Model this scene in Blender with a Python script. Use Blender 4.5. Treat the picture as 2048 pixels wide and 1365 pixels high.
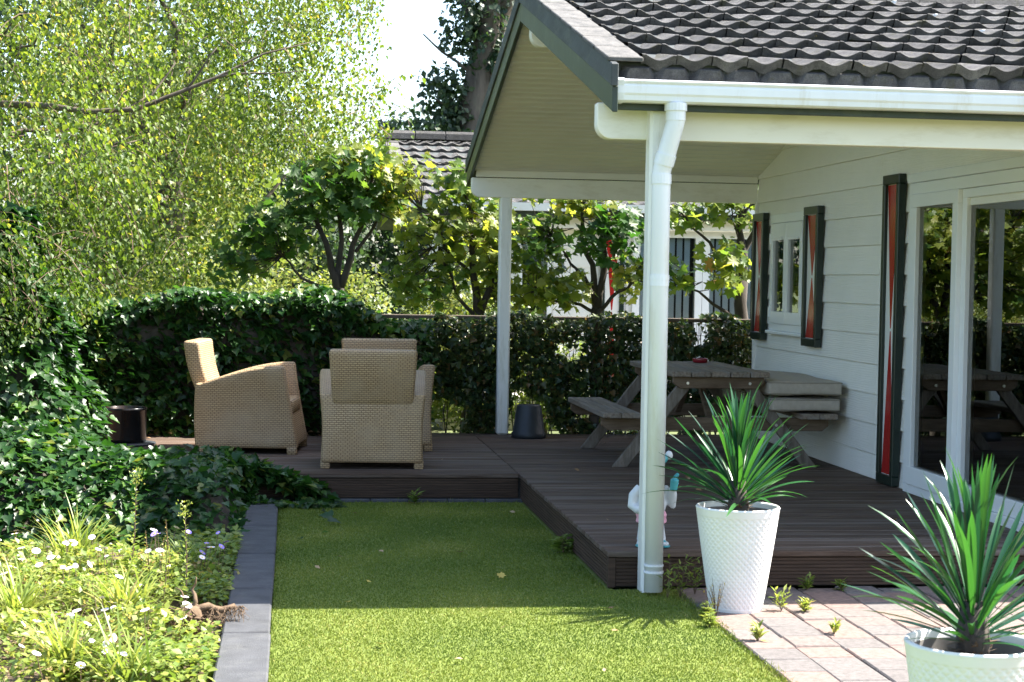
import bpy, bmesh, math, random
import numpy as np
from mathutils import Vector, Matrix, noise
random.seed(7); RNG = np.random.default_rng(11)
for o in list(bpy.data.objects): bpy.data.objects.remove(o)
SC = bpy.context.scene; COL = SC.collection
rad = math.radians

# ------------------------------------------------------------------ camera
F_PX, YAW, PITCH, ROLL = 3451.8, .1268, .0362, .0169
cam = bpy.data.cameras.new('camera'); cam.sensor_width = 36; cam.lens = F_PX/2048*36
cam.clip_start = .1; cam.clip_end = 2000
cam.dof.use_dof = True; cam.dof.focus_distance = 11.5; cam.dof.aperture_fstop = 9
camo = bpy.data.objects.new('camera', cam); COL.objects.link(camo); SC.camera = camo
fw = Vector((math.sin(YAW)*math.cos(PITCH), math.cos(YAW)*math.cos(PITCH), -math.sin(PITCH)))
rt = Vector((math.cos(YAW), -math.sin(YAW), 0)); up = rt.cross(fw)
r2 = rt*math.cos(ROLL)+up*math.sin(ROLL); u2 = up*math.cos(ROLL)-rt*math.sin(ROLL)
M = Matrix((r2, u2, -fw)).transposed().to_4x4(); M.translation = (0, 0, 1.57); camo.matrix_world = M

# ------------------------------------------------------------------ sky, sun, exposure
SUN = Vector((.76, .08, 1)).normalized()
EL = math.asin(SUN.z); AZ = math.atan2(SUN.x, SUN.y)
w = bpy.data.worlds.new('World'); SC.world = w; w.use_nodes = True
nt = w.node_tree; bg = nt.nodes['Background']
sk = nt.nodes.new('ShaderNodeTexSky'); sk.sky_type = 'NISHITA'; sk.sun_disc = False
sk.sun_elevation = EL; sk.sun_rotation = AZ; sk.air_density = 1.0; sk.dust_density = 1.8; sk.ozone_density = 1.0
nt.links.new(sk.outputs[0], bg.inputs[0]); bg.inputs[1].default_value = .11
sl = bpy.data.lights.new('sun', 'SUN'); sl.energy = 5.0; sl.angle = rad(.5); sl.color = (1, .95, .86)
so = bpy.data.objects.new('sun', sl); COL.objects.link(so)
so.rotation_euler = SUN.to_track_quat('Z', 'Y').to_euler(); so.location = (8, 2, 12)
vs = SC.view_settings; vs.view_transform = 'Standard'; vs.look = 'None'; vs.exposure = 2.15; vs.gamma = 1
SC.cycles.max_bounces = 7; SC.cycles.diffuse_bounces = 4; SC.cycles.transparent_max_bounces = 12
SC.cycles.glossy_bounces = 4; SC.cycles.transmission_bounces = 4; SC.cycles.caustics_reflective = False; SC.cycles.caustics_refractive = False

# ------------------------------------------------------------------ materials
MAT = {}
class N:
    """small node-graph helper"""
    def __init__(s, name):
        s.m = bpy.data.materials.new(name); s.m.use_nodes = True; s.t = s.m.node_tree
        s.p = s.t.nodes['Principled BSDF']; s.out = s.t.nodes['Material Output']
    def n(s, typ, **kw):
        x = s.t.nodes.new(typ)
        for k, v in kw.items():
            if k in x.inputs: x.inputs[k].default_value = v
            else: setattr(x, k, v)
        return x
    def l(s, a, b): s.t.links.new(a, b)
    def ramp(s, fac, stops):
        r = s.t.nodes.new('ShaderNodeValToRGB'); e = r.color_ramp.elements
        while len(e) < len(stops): e.new(.5)
        for i, (p, c) in enumerate(stops): e[i].position = p; e[i].color = (*c, 1) if len(c) == 3 else c
        s.l(fac, r.inputs[0]); return r.outputs[0]
    def mix(s, fac, a, b, mode='MIX'):
        x = s.t.nodes.new('ShaderNodeMix'); x.data_type = 'RGBA'; x.blend_type = mode
        for v, i in ((fac, 0), (a, 6), (b, 7)):
            if hasattr(v, 'links') or hasattr(v, 'is_output'): s.l(v, x.inputs[i])
            else: x.inputs[i].default_value = v if i == 0 else ((*v, 1) if len(v) == 3 else v)
        return x.outputs[2]
    def noise(s, scale, detail=4, rough=.55, vec=None, stretch=None):
        x = s.n('ShaderNodeTexNoise', Scale=scale, Detail=detail, Roughness=rough)
        v = vec or s.pos()
        if stretch:
            mp = s.n('ShaderNodeMapping'); mp.inputs['Scale'].default_value = stretch; s.l(v, mp.inputs[0]); v = mp.outputs[0]
        s.l(v, x.inputs['Vector']); return x.outputs['Fac']
    def pos(s): return s.n('ShaderNodeNewGeometry').outputs['Position']
    def rnd(s): return s.n('ShaderNodeObjectInfo').outputs['Random']
    def bump(s, h, strength=.5, dist=.01):
        b = s.n('ShaderNodeBump', Strength=strength, Distance=dist); s.l(h, b.inputs['Height']); s.l(b.outputs[0], s.p.inputs['Normal']); return b
    def col(s, c):
        if hasattr(c, 'is_output'): s.l(c, s.p.inputs['Base Color'])
        else: s.p.inputs['Base Color'].default_value = (*c, 1)
    def rough(s, r):
        if hasattr(r, 'is_output'): s.l(r, s.p.inputs['Roughness'])
        else: s.p.inputs['Roughness'].default_value = r
def reg(name, g): MAT[name] = g.m; return g
def simple(name, c, rough=.6, var=.12, scale=6, spec=.5, bump=0, bscale=60, objvar=0, stretch=None, dirt=None, metal=0):
    g = N(name); c2 = tuple(x*(1-var) for x in c); c3 = tuple(min(1, x*(1+var)) for x in c)
    col = g.ramp(g.noise(scale, stretch=stretch), [(.3, c2), (.7, c3)])
    if dirt:
        col = g.mix(g.ramp(g.noise(scale*.7, 6, .7, stretch=stretch), [(.52, (0, 0, 0)), (.72, (dirt[1],)*3)]), col, dirt[0])
    if objvar:
        col = g.mix(1., col, g.ramp(g.rnd(), [(0, (1-objvar,)*3), (1, (1+objvar*.0,)*3)]), 'MULTIPLY')
    g.col(col); g.rough(rough); g.p.inputs['Specular IOR Level'].default_value = spec; g.p.inputs['Metallic'].default_value = metal
    if bump: g.bump(g.noise(bscale, 5, .6, stretch=stretch), bump, .006)
    return reg(name, g)

simple('white_paint', (.80, .80, .76), .4, .03, 4, dirt=((.36, .36, .24), .5), stretch=(4, 4, .7), bump=.1, bscale=40)
simple('cream_paint', (.83, .81, .74), .5, .04, 4, dirt=((.48, .43, .28), .45), stretch=(.6, 3, 2))
simple('soffit_paint', (.84, .82, .76), .55, .04, 3, objvar=.06)
simple('pvc_white', (.76, .78, .80), .32, .03, 3, dirt=((.50, .45, .32), .5), stretch=(3, 3, .6))
simple('frame_white', (.78, .80, .80), .3, .02, 3)
simple('green_trim', (.020, .034, .025), .45, .25, 8, dirt=((.12, .14, .08), .4))
simple('dark_verge', (.045, .052, .055), .7, .3, 10, dirt=((.13, .14, .11), .6), bump=.4, bscale=50, stretch=(1, .3, 1))
simple('shutter_green', (.008, .018, .013), .35, .2, 4)
simple('red_gloss', (.36, .014, .013), .2, .06, 3)
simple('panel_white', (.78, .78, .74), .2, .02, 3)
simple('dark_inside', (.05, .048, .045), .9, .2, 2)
simple('curtain', (.55, .52, .46), .9, .05, 5)
simple('concrete_dark', (.062, .064, .070), .85, .25, 9, bump=.6, bscale=120, dirt=((.15, .15, .145), .4), objvar=.2)
simple('soil', (.10, .068, .042), .95, .35, 9, bump=.9, bscale=40, dirt=((.25, .17, .09), .6))
simple('bark', (.10, .078, .058), .95, .4, 12, bump=1., bscale=24, stretch=(1, 1, .25), dirt=((.16, .17, .11), .5))
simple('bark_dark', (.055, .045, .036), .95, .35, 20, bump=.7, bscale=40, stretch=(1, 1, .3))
simple('twig', (.13, .085, .055), .9, .3, 14)
simple('pot_white', (.78, .77, .74), .38, .03, 6)
simple('pot_inner', (.16, .15, .14), .7, .2, 8)
simple('pot_dark', (.022, .027, .033), .5, .2, 7, objvar=0)
simple('teal', (.05, .30, .32), .35, .12, 12)
simple('gnome_white', (.58, .60, .60), .45, .05, 20, dirt=((.5, .5, .45), .3))
simple('gnome_pink', (.72, .36, .44), .4, .1, 20)
simple('skin_paint', (.70, .48, .38), .45, .05, 20)
simple('ash_red', (.20, .012, .02), .15, .1, 20)
simple('cushion', (.40, .355, .30), .9, .08, 30, bump=.3, bscale=300)
simple('piping', (.22, .19, .15), .8, .1, 30)
simple('steel', (.5, .5, .5), .3, .1, 30, metal=1)
simple('wire', (.05, .055, .05), .6, .1, 30)
simple('fence_wood', (.085, .065, .048), .85, .3, 20, bump=.5, bscale=60)
simple('paver_stone', (.40, .36, .34), .9, .14, 30, bump=.6, bscale=150, dirt=((.20, .18, .16), .5))
simple('ground_mat', (.085, .11, .035), .95, .35, 2.5, bump=.6, bscale=30, dirt=((.14, .11, .06), .5))
simple('terrace', (.42, .38, .34), .9, .1, 6)
simple('flower_white', (.78, .70, .77), .6, .05, 40)
simple('flower_purple', (.30, .22, .62), .6, .15, 40)
simple('flower_yellow', (.75, .55, .05), .6, .15, 40)
simple('dry_root', (.14, .092, .055), .95, .25, 30, bump=.7, bscale=80)
simple('blind', (.80, .84, .88), .6, .03, 5, objvar=.15)
simple('blind_dark', (.06, .08, .10), .5, .1, 5)
simple('lamp_brass', (.5, .42, .25), .3, .1, 20, metal=1)

g = N('fire_steel'); g.p.inputs['Metallic'].default_value = .6
g.col(g.mix(g.ramp(g.noise(6, 5, .7, stretch=(3, 3, .5)), [(.45, (0, 0, 0)), (.7, (1, 1, 1))]), (.020, .022, .025), (.055, .032, .02))); g.rough(.22); reg('fire_steel', g)

def wood(name, dark, light, rough, sx, objvar=.3, wear=None):
    g = N(name)
    tc = g.n('ShaderNodeTexCoord').outputs['Object']
    off = g.n('ShaderNodeVectorMath', operation='ADD'); cx = g.n('ShaderNodeCombineXYZ')
    ml = g.n('ShaderNodeMath', operation='MULTIPLY'); ml.inputs[1].default_value = 37; g.l(g.rnd(), ml.inputs[0])
    for i in range(3): g.l(ml.outputs[0], cx.inputs[i])
    g.l(tc, off.inputs[0]); g.l(cx.outputs[0], off.inputs[1])
    n1 = g.noise(1, 7, .7, vec=off.outputs[0], stretch=sx)
    n2 = g.noise(1, 3, .6, vec=off.outputs[0], stretch=tuple(v*.25 for v in sx))
    c = g.ramp(n1, [(.32, dark), (.66, light)])
    if wear: c = g.mix(g.ramp(n2, [(.45, (0, 0, 0)), (.68, (.85,)*3)]), c, wear)
    c = g.mix(1., c, g.ramp(g.rnd(), [(0, (1-objvar,)*3), (1, (1, 1, 1))]), 'MULTIPLY')
    g.p.inputs['Specular IOR Level'].default_value = .22
    g.col(c); g.rough(rough); g.bump(n1, .35, .004); reg(name, g)
wood('deck_wood', (.050, .031, .021), (.150, .098, .070), .75, (3, 55, 55), .3, (.195, .162, .138))
wood('deck_fascia', (.036, .022, .015), (.090, .055, .037), .7, (3, 60, 60), .2)
wood('deck_fascia_y', (.036, .022, .015), (.090, .055, .037), .7, (60, 3, 60), .2)
wood('table_wood', (.13, .10, .072), (.33, .275, .225), .8, (45, 3, 45), .25, (.24, .22, .20))
wood('table_wood_x', (.09, .058, .036), (.20, .145, .10), .75, (4, 45, 30), .2)
wood('table_leg_wood', (.10, .08, .06), (.24, .205, .17), .8, (30, 30, 6), .2)

g = N('siding')   # fibre-cement lap siding, white paint over embossed grain
c = g.ramp(g.noise(2.2, 4), [(.3, (.80, .79, .735)), (.7, (.86, .845, .79))])
c = g.mix(1., c, g.ramp(g.rnd(), [(0, (.93,)*3), (1, (1, 1, 1))]), 'MULTIPLY')
g.col(c); g.rough(.45)
wv = g.n('ShaderNodeTexWave', Scale=9, Distortion=7, Detail=3); wv.bands_direction = 'Z'; wv.inputs['Detail Scale'].default_value = 1.4
mp = g.n('ShaderNodeMapping'); mp.inputs['Scale'].default_value = (1, .22, 2.2); g.l(g.pos(), mp.inputs[0]); g.l(mp.outputs[0], wv.inputs[0])
g.bump(wv.outputs['Fac'], .28, .004); reg('siding', g)

g = N('roof_tile')  # weathered grey concrete tiles with moss and lichen
c = g.ramp(g.noise(14, 6, .65), [(.25, (.055, .052, .052)), (.5, (.110, .105, .104)), (.8, (.20, .192, .184))])
c = g.mix(1., c, g.ramp(g.rnd(), [(0, (.5,)*3), (1, (1.15,)*3)]), 'MULTIPLY')
c = g.mix(g.ramp(g.noise(9, 5, .7), [(.55, (0, 0, 0)), (.68, (.75,)*3)]), c, (.070, .068, .030))
c = g.mix(g.ramp(g.noise(45, 2, .5), [(.74, (0, 0, 0)), (.78, (.8,)*3)]), c, (.36, .24, .05))
c = g.mix(1., c, g.ramp(g.noise(210, 3, .7), [(.3, (.55,)*3), (.68, (1.35,)*3)]), 'MULTIPLY')
g.col(c); g.rough(.88); g.bump(g.noise(110, 6, .75), 1., .014); reg('roof_tile', g)
g = N('verge_slab')
c = g.ramp(g.noise(16, 6, .7, stretch=(1, .5, 1)), [(.3, (.05, .049, .047)), (.7, (.145, .138, .128))]); g.col(c); g.rough(.9); g.bump(g.noise(90, 5, .7), .7, .006); reg('verge_slab', g)

g = N('wicker')   # woven flat resin strands
uv = g.n('ShaderNodeUVMap').outputs[0]
b = g.n('ShaderNodeTexBrick'); b.offset = .5; b.squash = 1
for k, v in (('Scale', 1.), ('Brick Width', .032), ('Row Height', .0145), ('Mortar Size', .0028), ('Mortar Smooth', .6), ('Bias', 0.)): b.inputs[k].default_value = v
b.inputs['Color1'].default_value = (.54, .37, .20, 1); b.inputs['Color2'].default_value = (.46, .315, .175, 1); b.inputs['Mortar'].default_value = (.15, .085, .04, 1)
g.l(uv, b.inputs['Vector'])
g.col(g.mix(g.ramp(g.noise(5, 3), [(.4, (0, 0, 0)), (.7, (.45,)*3)]), b.outputs['Color'], (.45, .34, .22))); g.rough(.5)
inv = g.n('ShaderNodeMath', operation='SUBTRACT'); inv.inputs[0].default_value = 1; g.l(b.outputs['Fac'], inv.inputs[1])
g.bump(inv.outputs[0], .8, .006); reg('wicker', g)

g = N('paver')
rn = g.rnd()
c = g.ramp(rn, [(0, (.125, .112, .108)), (.3, (.165, .148, .14)), (.5, (.205, .138, .118)), (.75, (.22, .155, .134)), (1, (.15, .13, .122))])
c = g.mix(1., c, g.ramp(g.noise(38, 5, .7), [(.25, (.5,)*3), (.7, (1.12,)*3)]), 'MULTIPLY')
g.col(c); g.rough(.9); g.bump(g.noise(170, 4, .7), .6, .004); reg('paver', g)

def glass(name, tint, ior):
    g = N(name); t = g.t; t.nodes.remove(g.p)
    tr = g.n('ShaderNodeBsdfTransparent'); tr.inputs[0].default_value = (*tint, 1)
    gl = g.n('ShaderNodeBsdfGlossy'); gl.inputs['Roughness'].default_value = .004; gl.inputs[0].default_value = (.95, .97, .95, 1)
    fr = g.n('ShaderNodeFresnel'); fr.inputs['IOR'].default_value = ior
    mx = g.n('ShaderNodeMixShader'); g.l(fr.outputs[0], mx.inputs[0]); g.l(tr.outputs[0], mx.inputs[1]); g.l(gl.outputs[0], mx.inputs[2])
    g.l(mx.outputs[0], g.out.inputs[0]); reg(name, g)
glass('glass', (.75, .80, .78), 2.7); glass('glass_clear', (.9, .93, .93), 1.5)

def leafmat(name, stops, trans, tfac, rough=.4, spec=.5):
    """leaf: per-leaf colour from attribute lv, glossy cuticle plus light passing through the blade"""
    g = N(name); at = g.n('ShaderNodeAttribute', attribute_name='lv').outputs['Fac']
    c = g.ramp(at, stops); g.l(c, g.p.inputs['Base Color']); g.rough(rough); g.p.inputs['Specular IOR Level'].default_value = spec
    tr = g.n('ShaderNodeBsdfTranslucent'); g.l(g.mix(1., c, (*trans, 1), 'MULTIPLY'), tr.inputs[0])
    mx = g.n('ShaderNodeMixShader'); mx.inputs[0].default_value = tfac
    g.l(g.p.outputs[0], mx.inputs[1]); g.l(tr.outputs[0], mx.inputs[2]); g.l(mx.outputs[0], g.out.inputs[0]); return reg(name, g)
leafmat('birch_leaf', [(0, (.034, .072, .012)), (.45, (.095, .155, .024)), (.8, (.165, .222, .036)), (1, (.29, .26, .055))], (2.2, 2.0, 1.0), .42, .5, .3)
leafmat('maple_leaf', [(0, (.022, .072, .014)), (.4, (.065, .130, .024)), (.7, (.155, .200, .034)), (.92, (.26, .265, .05)), (1, (.34, .20, .06))], (2.2, 2.0, 1.1), .52, .42, .4)
leafmat('ivy_leaf', [(0, (.010, .036, .008)), (.5, (.022, .070, .013)), (.85, (.055, .125, .020)), (1, (.14, .16, .033))], (2.0, 2.2, 1.0), .28, .40, .4)
leafmat('hedge_leaf', [(0, (.022, .048, .018)), (.5, (.045, .080, .024)), (.85, (.09, .11, .03)), (1, (.17, .11, .045))], (2.0, 2.0, 1.0), .32, .4)
leafmat('shrub_leaf', [(0, (.055, .095, .022)), (.5, (.11, .155, .035)), (1, (.21, .22, .065))], (2.2, 2.1, 1.3), .4, .45)
leafmat('far_leaf', [(0, (.018, .040, .018)), (.5, (.032, .062, .024)), (1, (.065, .10, .035))], (1.8, 1.9, 1.1), .3, .5)
leafmat('turf', [(0, (.060, .110, .012)), (.5, (.122, .168, .018)), (.85, (.205, .225, .032)), (1, (.38, .34, .11))], (1.5, 1.6, .9), .14, .5, .3)
leafmat('bed_leaf', [(0, (.070, .13, .020)), (.5, (.17, .235, .04)), (.9, (.29, .31, .07)), (1, (.36, .26, .11))], (1.8, 1.8, 1.2), .35, .45)
leafmat('yucca_leaf', [(0, (.009, .045, .034)), (.5, (.016, .076, .038)), (1, (.038, .125, .030))], (2.0, 2.2, .8), .25, .30, .5)
leafmat('dry_leaf', [(0, (.16, .09, .045)), (.6, (.30, .19, .10)), (.9, (.45, .33, .20)), (1, (.55, .42, .06))], (1, 1, 1), .1, .8, .2)

# ------------------------------------------------------------------ mesh helpers
def obj(name, vf, mat=None, parent=None, smooth=False, loc=None, rot=None, attr=None, uv=False):
    v, f = vf; me = bpy.data.meshes.new(name); me.from_pydata([tuple(p) for p in v], [], [tuple(q) for q in f])
    if mat: me.materials.append(MAT[mat])
    if smooth: me.polygons.foreach_set('use_smooth', [True]*len(me.polygons))
    if uv: boxuv(me)
    me.update(); o = bpy.data.objects.new(name, me); COL.objects.link(o)
    if parent: o.parent = parent
    if loc is not None: o.location = loc
    if rot is not None: o.rotation_euler = rot
    return o
def inst(name, me, parent=None, loc=(0, 0, 0), rot=(0, 0, 0), sc=None):
    o = bpy.data.objects.new(name, me); COL.objects.link(o); o.parent = parent; o.location = loc; o.rotation_euler = rot
    if sc: o.scale = sc
    return o
def empty(name, loc=(0, 0, 0), rz=0, parent=None):
    o = bpy.data.objects.new(name, None); COL.objects.link(o); o.location = loc; o.rotation_euler = (0, 0, rz); o.parent = parent; o.empty_display_size = .1; return o
def tag(o, label=None, cat=None, group=None, kind=None):
    for k, v in (('label', label), ('category', cat), ('group', group), ('kind', kind)):
        if v: o[k] = v
    return o
def boxuv(me):
    uvl = me.uv_layers.new(name='UVMap'); vs_ = me.vertices
    for p in me.polygons:
        n = p.normal; a = max(range(3), key=lambda i: abs(n[i]))
        for li in p.loop_indices:
            c = vs_[me.loops[li].vertex_index].co
            uvl.data[li].uv = ((c.y, c.z), (c.x, c.z), (c.x, c.y))[a]
class G:
    def __init__(s): s.v = []; s.f = []
    def add(s, v, f):
        k = len(s.v); s.v += [tuple(p) for p in v]; s.f += [tuple(i+k for i in q) for q in f]; return s
    def box(s, x0, x1, y0, y1, z0, z1, b=0): return s.add(*cbox(x0, x1, y0, y1, z0, z1, b))
    def tube(s, pts, r, n=8, cap=True): return s.add(*tube(pts, r, n, cap))
    def vf(s): return s.v, s.f
def cbox(x0, x1, y0, y1, z0, z1, b=0):
    if not b:
        v = [(x, y, z) for x in (x0, x1) for y in (y0, y1) for z in (z0, z1)]
        return v, [(0, 1, 3, 2), (4, 6, 7, 5), (0, 4, 5, 1), (2, 3, 7, 6), (0, 2, 6, 4), (1, 5, 7, 3)]
    v = []; ix = {}
    X = (x0, x1); Y = (y0, y1); Z = (z0, z1)
    for i in (0, 1):
        for j in (0, 1):
            for k in (0, 1):
                c = [X[i], Y[j], Z[k]]; ins = [c[0]+(b if i == 0 else -b), c[1]+(b if j == 0 else -b), c[2]+(b if k == 0 else -b)]
                for a in range(3):
                    q = ins[:]; q[a] = c[a]; ix[i, j, k, a] = len(v); v.append(tuple(q))
    f = []
    def fc(l, flip): f.append(tuple(l if not flip else l[::-1]))
    for i in (0, 1):
        fc([ix[i, 0, 0, 0], ix[i, 1, 0, 0], ix[i, 1, 1, 0], ix[i, 0, 1, 0]], i == 0)
        fc([ix[0, i, 0, 1], ix[1, i, 0, 1], ix[1, i, 1, 1], ix[0, i, 1, 1]], i == 1)
        fc([ix[0, 0, i, 2], ix[1, 0, i, 2], ix[1, 1, i, 2], ix[0, 1, i, 2]], i == 0)
    for i in (0, 1):
        for j in (0, 1):
            fc([ix[i, j, 0, 0], ix[i, j, 0, 1], ix[i, j, 1, 1], ix[i, j, 1, 0]], (i+j) % 2 == 0)
            fc([ix[i, 0, j, 0], ix[i, 0, j, 2], ix[i, 1, j, 2], ix[i, 1, j, 0]], (i+j) % 2 == 1)
            fc([ix[0, i, j, 1], ix[0, i, j, 2], ix[1, i, j, 2], ix[1, i, j, 1]], (i+j) % 2 == 0)
            for k in (0, 1): fc([ix[i, j, k, 0], ix[i, j, k, 1], ix[i, j, k, 2]], (i+j+k) % 2 == 1)
    return v, f
def tube(pts, rr, n=8, cap=True):
    pts = [Vector(p) for p in pts]; m = len(pts)
    if not hasattr(rr, '__len__'): rr = [rr]*m
    v = []; f = []; ref = None
    for i, p in enumerate(pts):
        d = (pts[min(i+1, m-1)]-pts[max(i-1, 0)]).normalized()
        if ref is None: ref = d.orthogonal().normalized()
        ref = (ref-d*ref.dot(d)); ref = ref.normalized() if ref.length > 1e-6 else d.orthogonal().normalized()
        b = d.cross(ref)
        for k in range(n):
            a = 2*math.pi*k/n; v.append(tuple(p+(ref*math.cos(a)+b*math.sin(a))*rr[i]))
    for i in range(m-1):
        for k in range(n): f.append((i*n+k, i*n+(k+1) % n, (i+1)*n+(k+1) % n, (i+1)*n+k))
    if cap: f.append(tuple(range(n))[::-1]); f.append(tuple(range((m-1)*n, m*n)))
    return v, f
def lathe(prof, n=24, cap=False):
    v = [(r*math.cos(2*math.pi*k/n), r*math.sin(2*math.pi*k/n), z) for r, z in prof for k in range(n)]; m = len(prof)
    f = [(i*n+k, i*n+(k+1) % n, (i+1)*n+(k+1) % n, (i+1)*n+k) for i in range(m-1) for k in range(n)]
    if cap: f.append(tuple(range((m-1)*n, m*n))); f.append(tuple(range(n))[::-1])
    return v, f
def extrude(prof, axis, a0, a1):
    """closed 2-D outline (list of (p,q)) extruded along axis"""
    n = len(prof)
    def P(p, q, a): return {'x': (a, p, q), 'y': (p, a, q), 'z': (p, q, a)}[axis]
    v = [P(p, q, a0) for p, q in prof]+[P(p, q, a1) for p, q in prof]
    f = [(i, (i+1) % n, n+(i+1) % n, n+i) for i in range(n)]+[tuple(range(n))[::-1], tuple(range(n, 2*n))]
    return v, f
def fixn(o, bevel=0, seg=2, ang=50, smooth=False):
    bm = bmesh.new(); bm.from_mesh(o.data); bmesh.ops.remove_doubles(bm, verts=bm.verts, dist=1e-5)
    bmesh.ops.recalc_face_normals(bm, faces=bm.faces)
    if bevel:
        es = [e for e in bm.edges if len(e.link_faces) == 2 and e.calc_face_angle() > rad(ang)]
        bmesh.ops.bevel(bm, geom=es, offset=bevel, segments=seg, affect='EDGES', profile=.5, clamp_overlap=True)
    for f_ in bm.faces: f_.smooth = smooth
    bm.to_mesh(o.data); bm.free(); return o
def big(name, V, faces, nper, count, mat, parent=None, lv=None, kind=None, smooth=False):
    """many copies of one small template: V (count*nper,3), faces of the template"""
    me = bpy.data.meshes.new(name); me.vertices.add(len(V)); me.vertices.foreach_set('co', np.ascontiguousarray(V, dtype=np.float32).ravel())
    li = np.concatenate([np.array(q) for q in faces]); lt = np.array([len(q) for q in faces])
    allv = (li[None, :]+np.arange(count)[:, None]*nper).ravel(); tot = np.tile(lt, count)
    me.loops.add(len(allv)); me.loops.foreach_set('vertex_index', allv.astype(np.int32))
    me.polygons.add(len(tot)); me.polygons.foreach_set('loop_start', np.concatenate([[0], np.cumsum(tot)[:-1]]).astype(np.int32))
    me.polygons.foreach_set('loop_total', tot.astype(np.int32))
    if smooth: me.polygons.foreach_set('use_smooth', np.ones(len(tot), dtype=bool))
    if lv is not None:
        a = me.attributes.new('lv', 'FLOAT', 'POINT'); a.data.foreach_set('value', np.repeat(lv, nper).astype(np.float32))
    me.materials.append(MAT[mat]); me.update(calc_edges=True); me.validate()
    o = bpy.data.objects.new(name, me); COL.objects.link(o); o.parent = parent
    if kind: o['kind'] = kind
    return o
def unit(a): return a/np.maximum(np.linalg.norm(a, axis=-1, keepdims=True), 1e-9)
def leaves(name, tmpl, P, Nn, T, S, lv, mat, parent=None, kind=None):
    tv, tf = tmpl; tv = np.array(tv, float); P = np.asarray(P, float); T = unit(np.asarray(T, float)); Nn = np.asarray(Nn, float)
    Nn = unit(Nn-T*(Nn*T).sum(1, keepdims=True)); B = np.cross(T, Nn); S = np.asarray(S, float).reshape(-1, 1, 1)
    V = P[:, None, :]+S*(tv[None, :, 0:1]*B[:, None, :]+tv[None, :, 1:2]*T[:, None, :]+tv[None, :, 2:3]*Nn[:, None, :])
    return big(name, V.reshape(-1, 3), tf, len(tv), len(P), mat, parent, np.clip(lv, 0, 1), kind)
def fan(outline, dip=.08, c=(0, .35)):
    """leaf blade: outline fanned about a slightly lowered midpoint"""
    v = [(c[0], c[1], -dip)]+[(x, y, .16*abs(x)-.22*max(0, y-.45)**1.5) for x, y in outline]; n = len(outline)
    return v, [(0, i+1, (i+1) % n+1) for i in range(n)]
half = [(.10, -.02), (.36, .02), (.50, .20), (.30, .38), (.30, .55), (.14, .68)]
IVY = fan([(0, .06)]+half+[(0, 1.)]+[(-x, y) for x, y in half[::-1]])
mh = [(.08, .02), (.40, -.06), (.34, .12), (.62, .36), (.44, .40), (.42, .56), (.60, .78), (.36, .74), (.26, .70), (.16, .84)]
MAPLE = fan([(0, .02)]+mh+[(0, 1.08)]+[(-x, y) for x, y in mh[::-1]], .05, (0, .30))
BIRCH = ([(0, 0, 0), (.36, .34, .07), (.22, .68, .05), (0, 1, -.06), (-.22, .68, .05), (-.36, .34, .07), (0, .5, -.02)], [(0, 1, 2, 6), (6, 2, 3), (6, 3, 4), (0, 6, 4, 5)])
RHOMB = ([(0, 0, 0), (.34, .45, .06), (0, 1, -.04), (-.34, .45, .06)], [(0, 1, 2), (0, 2, 3)])
BLADE = ([(-.5, 0, 0), (.5, 0, 0), (0, 1, 0)], [(0, 1, 2)])
def rdir(n):
    return unit(RNG.normal(size=(n, 3)))
def nz(p, s, o=0): return noise.noise(Vector((p[0]*s+o, p[1]*s+o, p[2]*s-o)))

# ================================================================== THE SETTING
gz = -.06
def ground_grid():
    xs = np.concatenate([[-400, -80, -30], np.linspace(-14, 18, 9), [40, 90, 400]]); ys = np.concatenate([[-60, -10], np.linspace(2, 40, 10), [70, 150, 600]])
    v = [(x, y, gz) for y in ys for x in xs]; n = len(xs)
    return v, [(j*n+i, j*n+i+1, (j+1)*n+i+1, (j+1)*n+i) for j in range(len(ys)-1) for i in range(n-1)]
tag(obj('ground', ground_grid(), 'ground_mat'), kind='structure')
bed = tag(obj('flower_bed_soil', cbox(-4.5, -.30, 4.5, 15.6, gz-.2, -.05), 'soil'), kind='structure')
lawn = tag(obj('lawn', ([(-.075, 4, 0), (1.93, 4, 0), (1.93, 8.58, 0), (1.63, 8.58, 0), (1.63, 12.03, 0), (-.075, 12.03, 0)], [(0, 1, 2, 3, 4, 5)]), 'ground_mat'), kind='structure')
lawn.data.materials.clear()
simple('turf_base', (.115, .150, .018), .9, .3, 60, bump=.3, bscale=260); lawn.data.materials.append(MAT['turf_base'])

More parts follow.
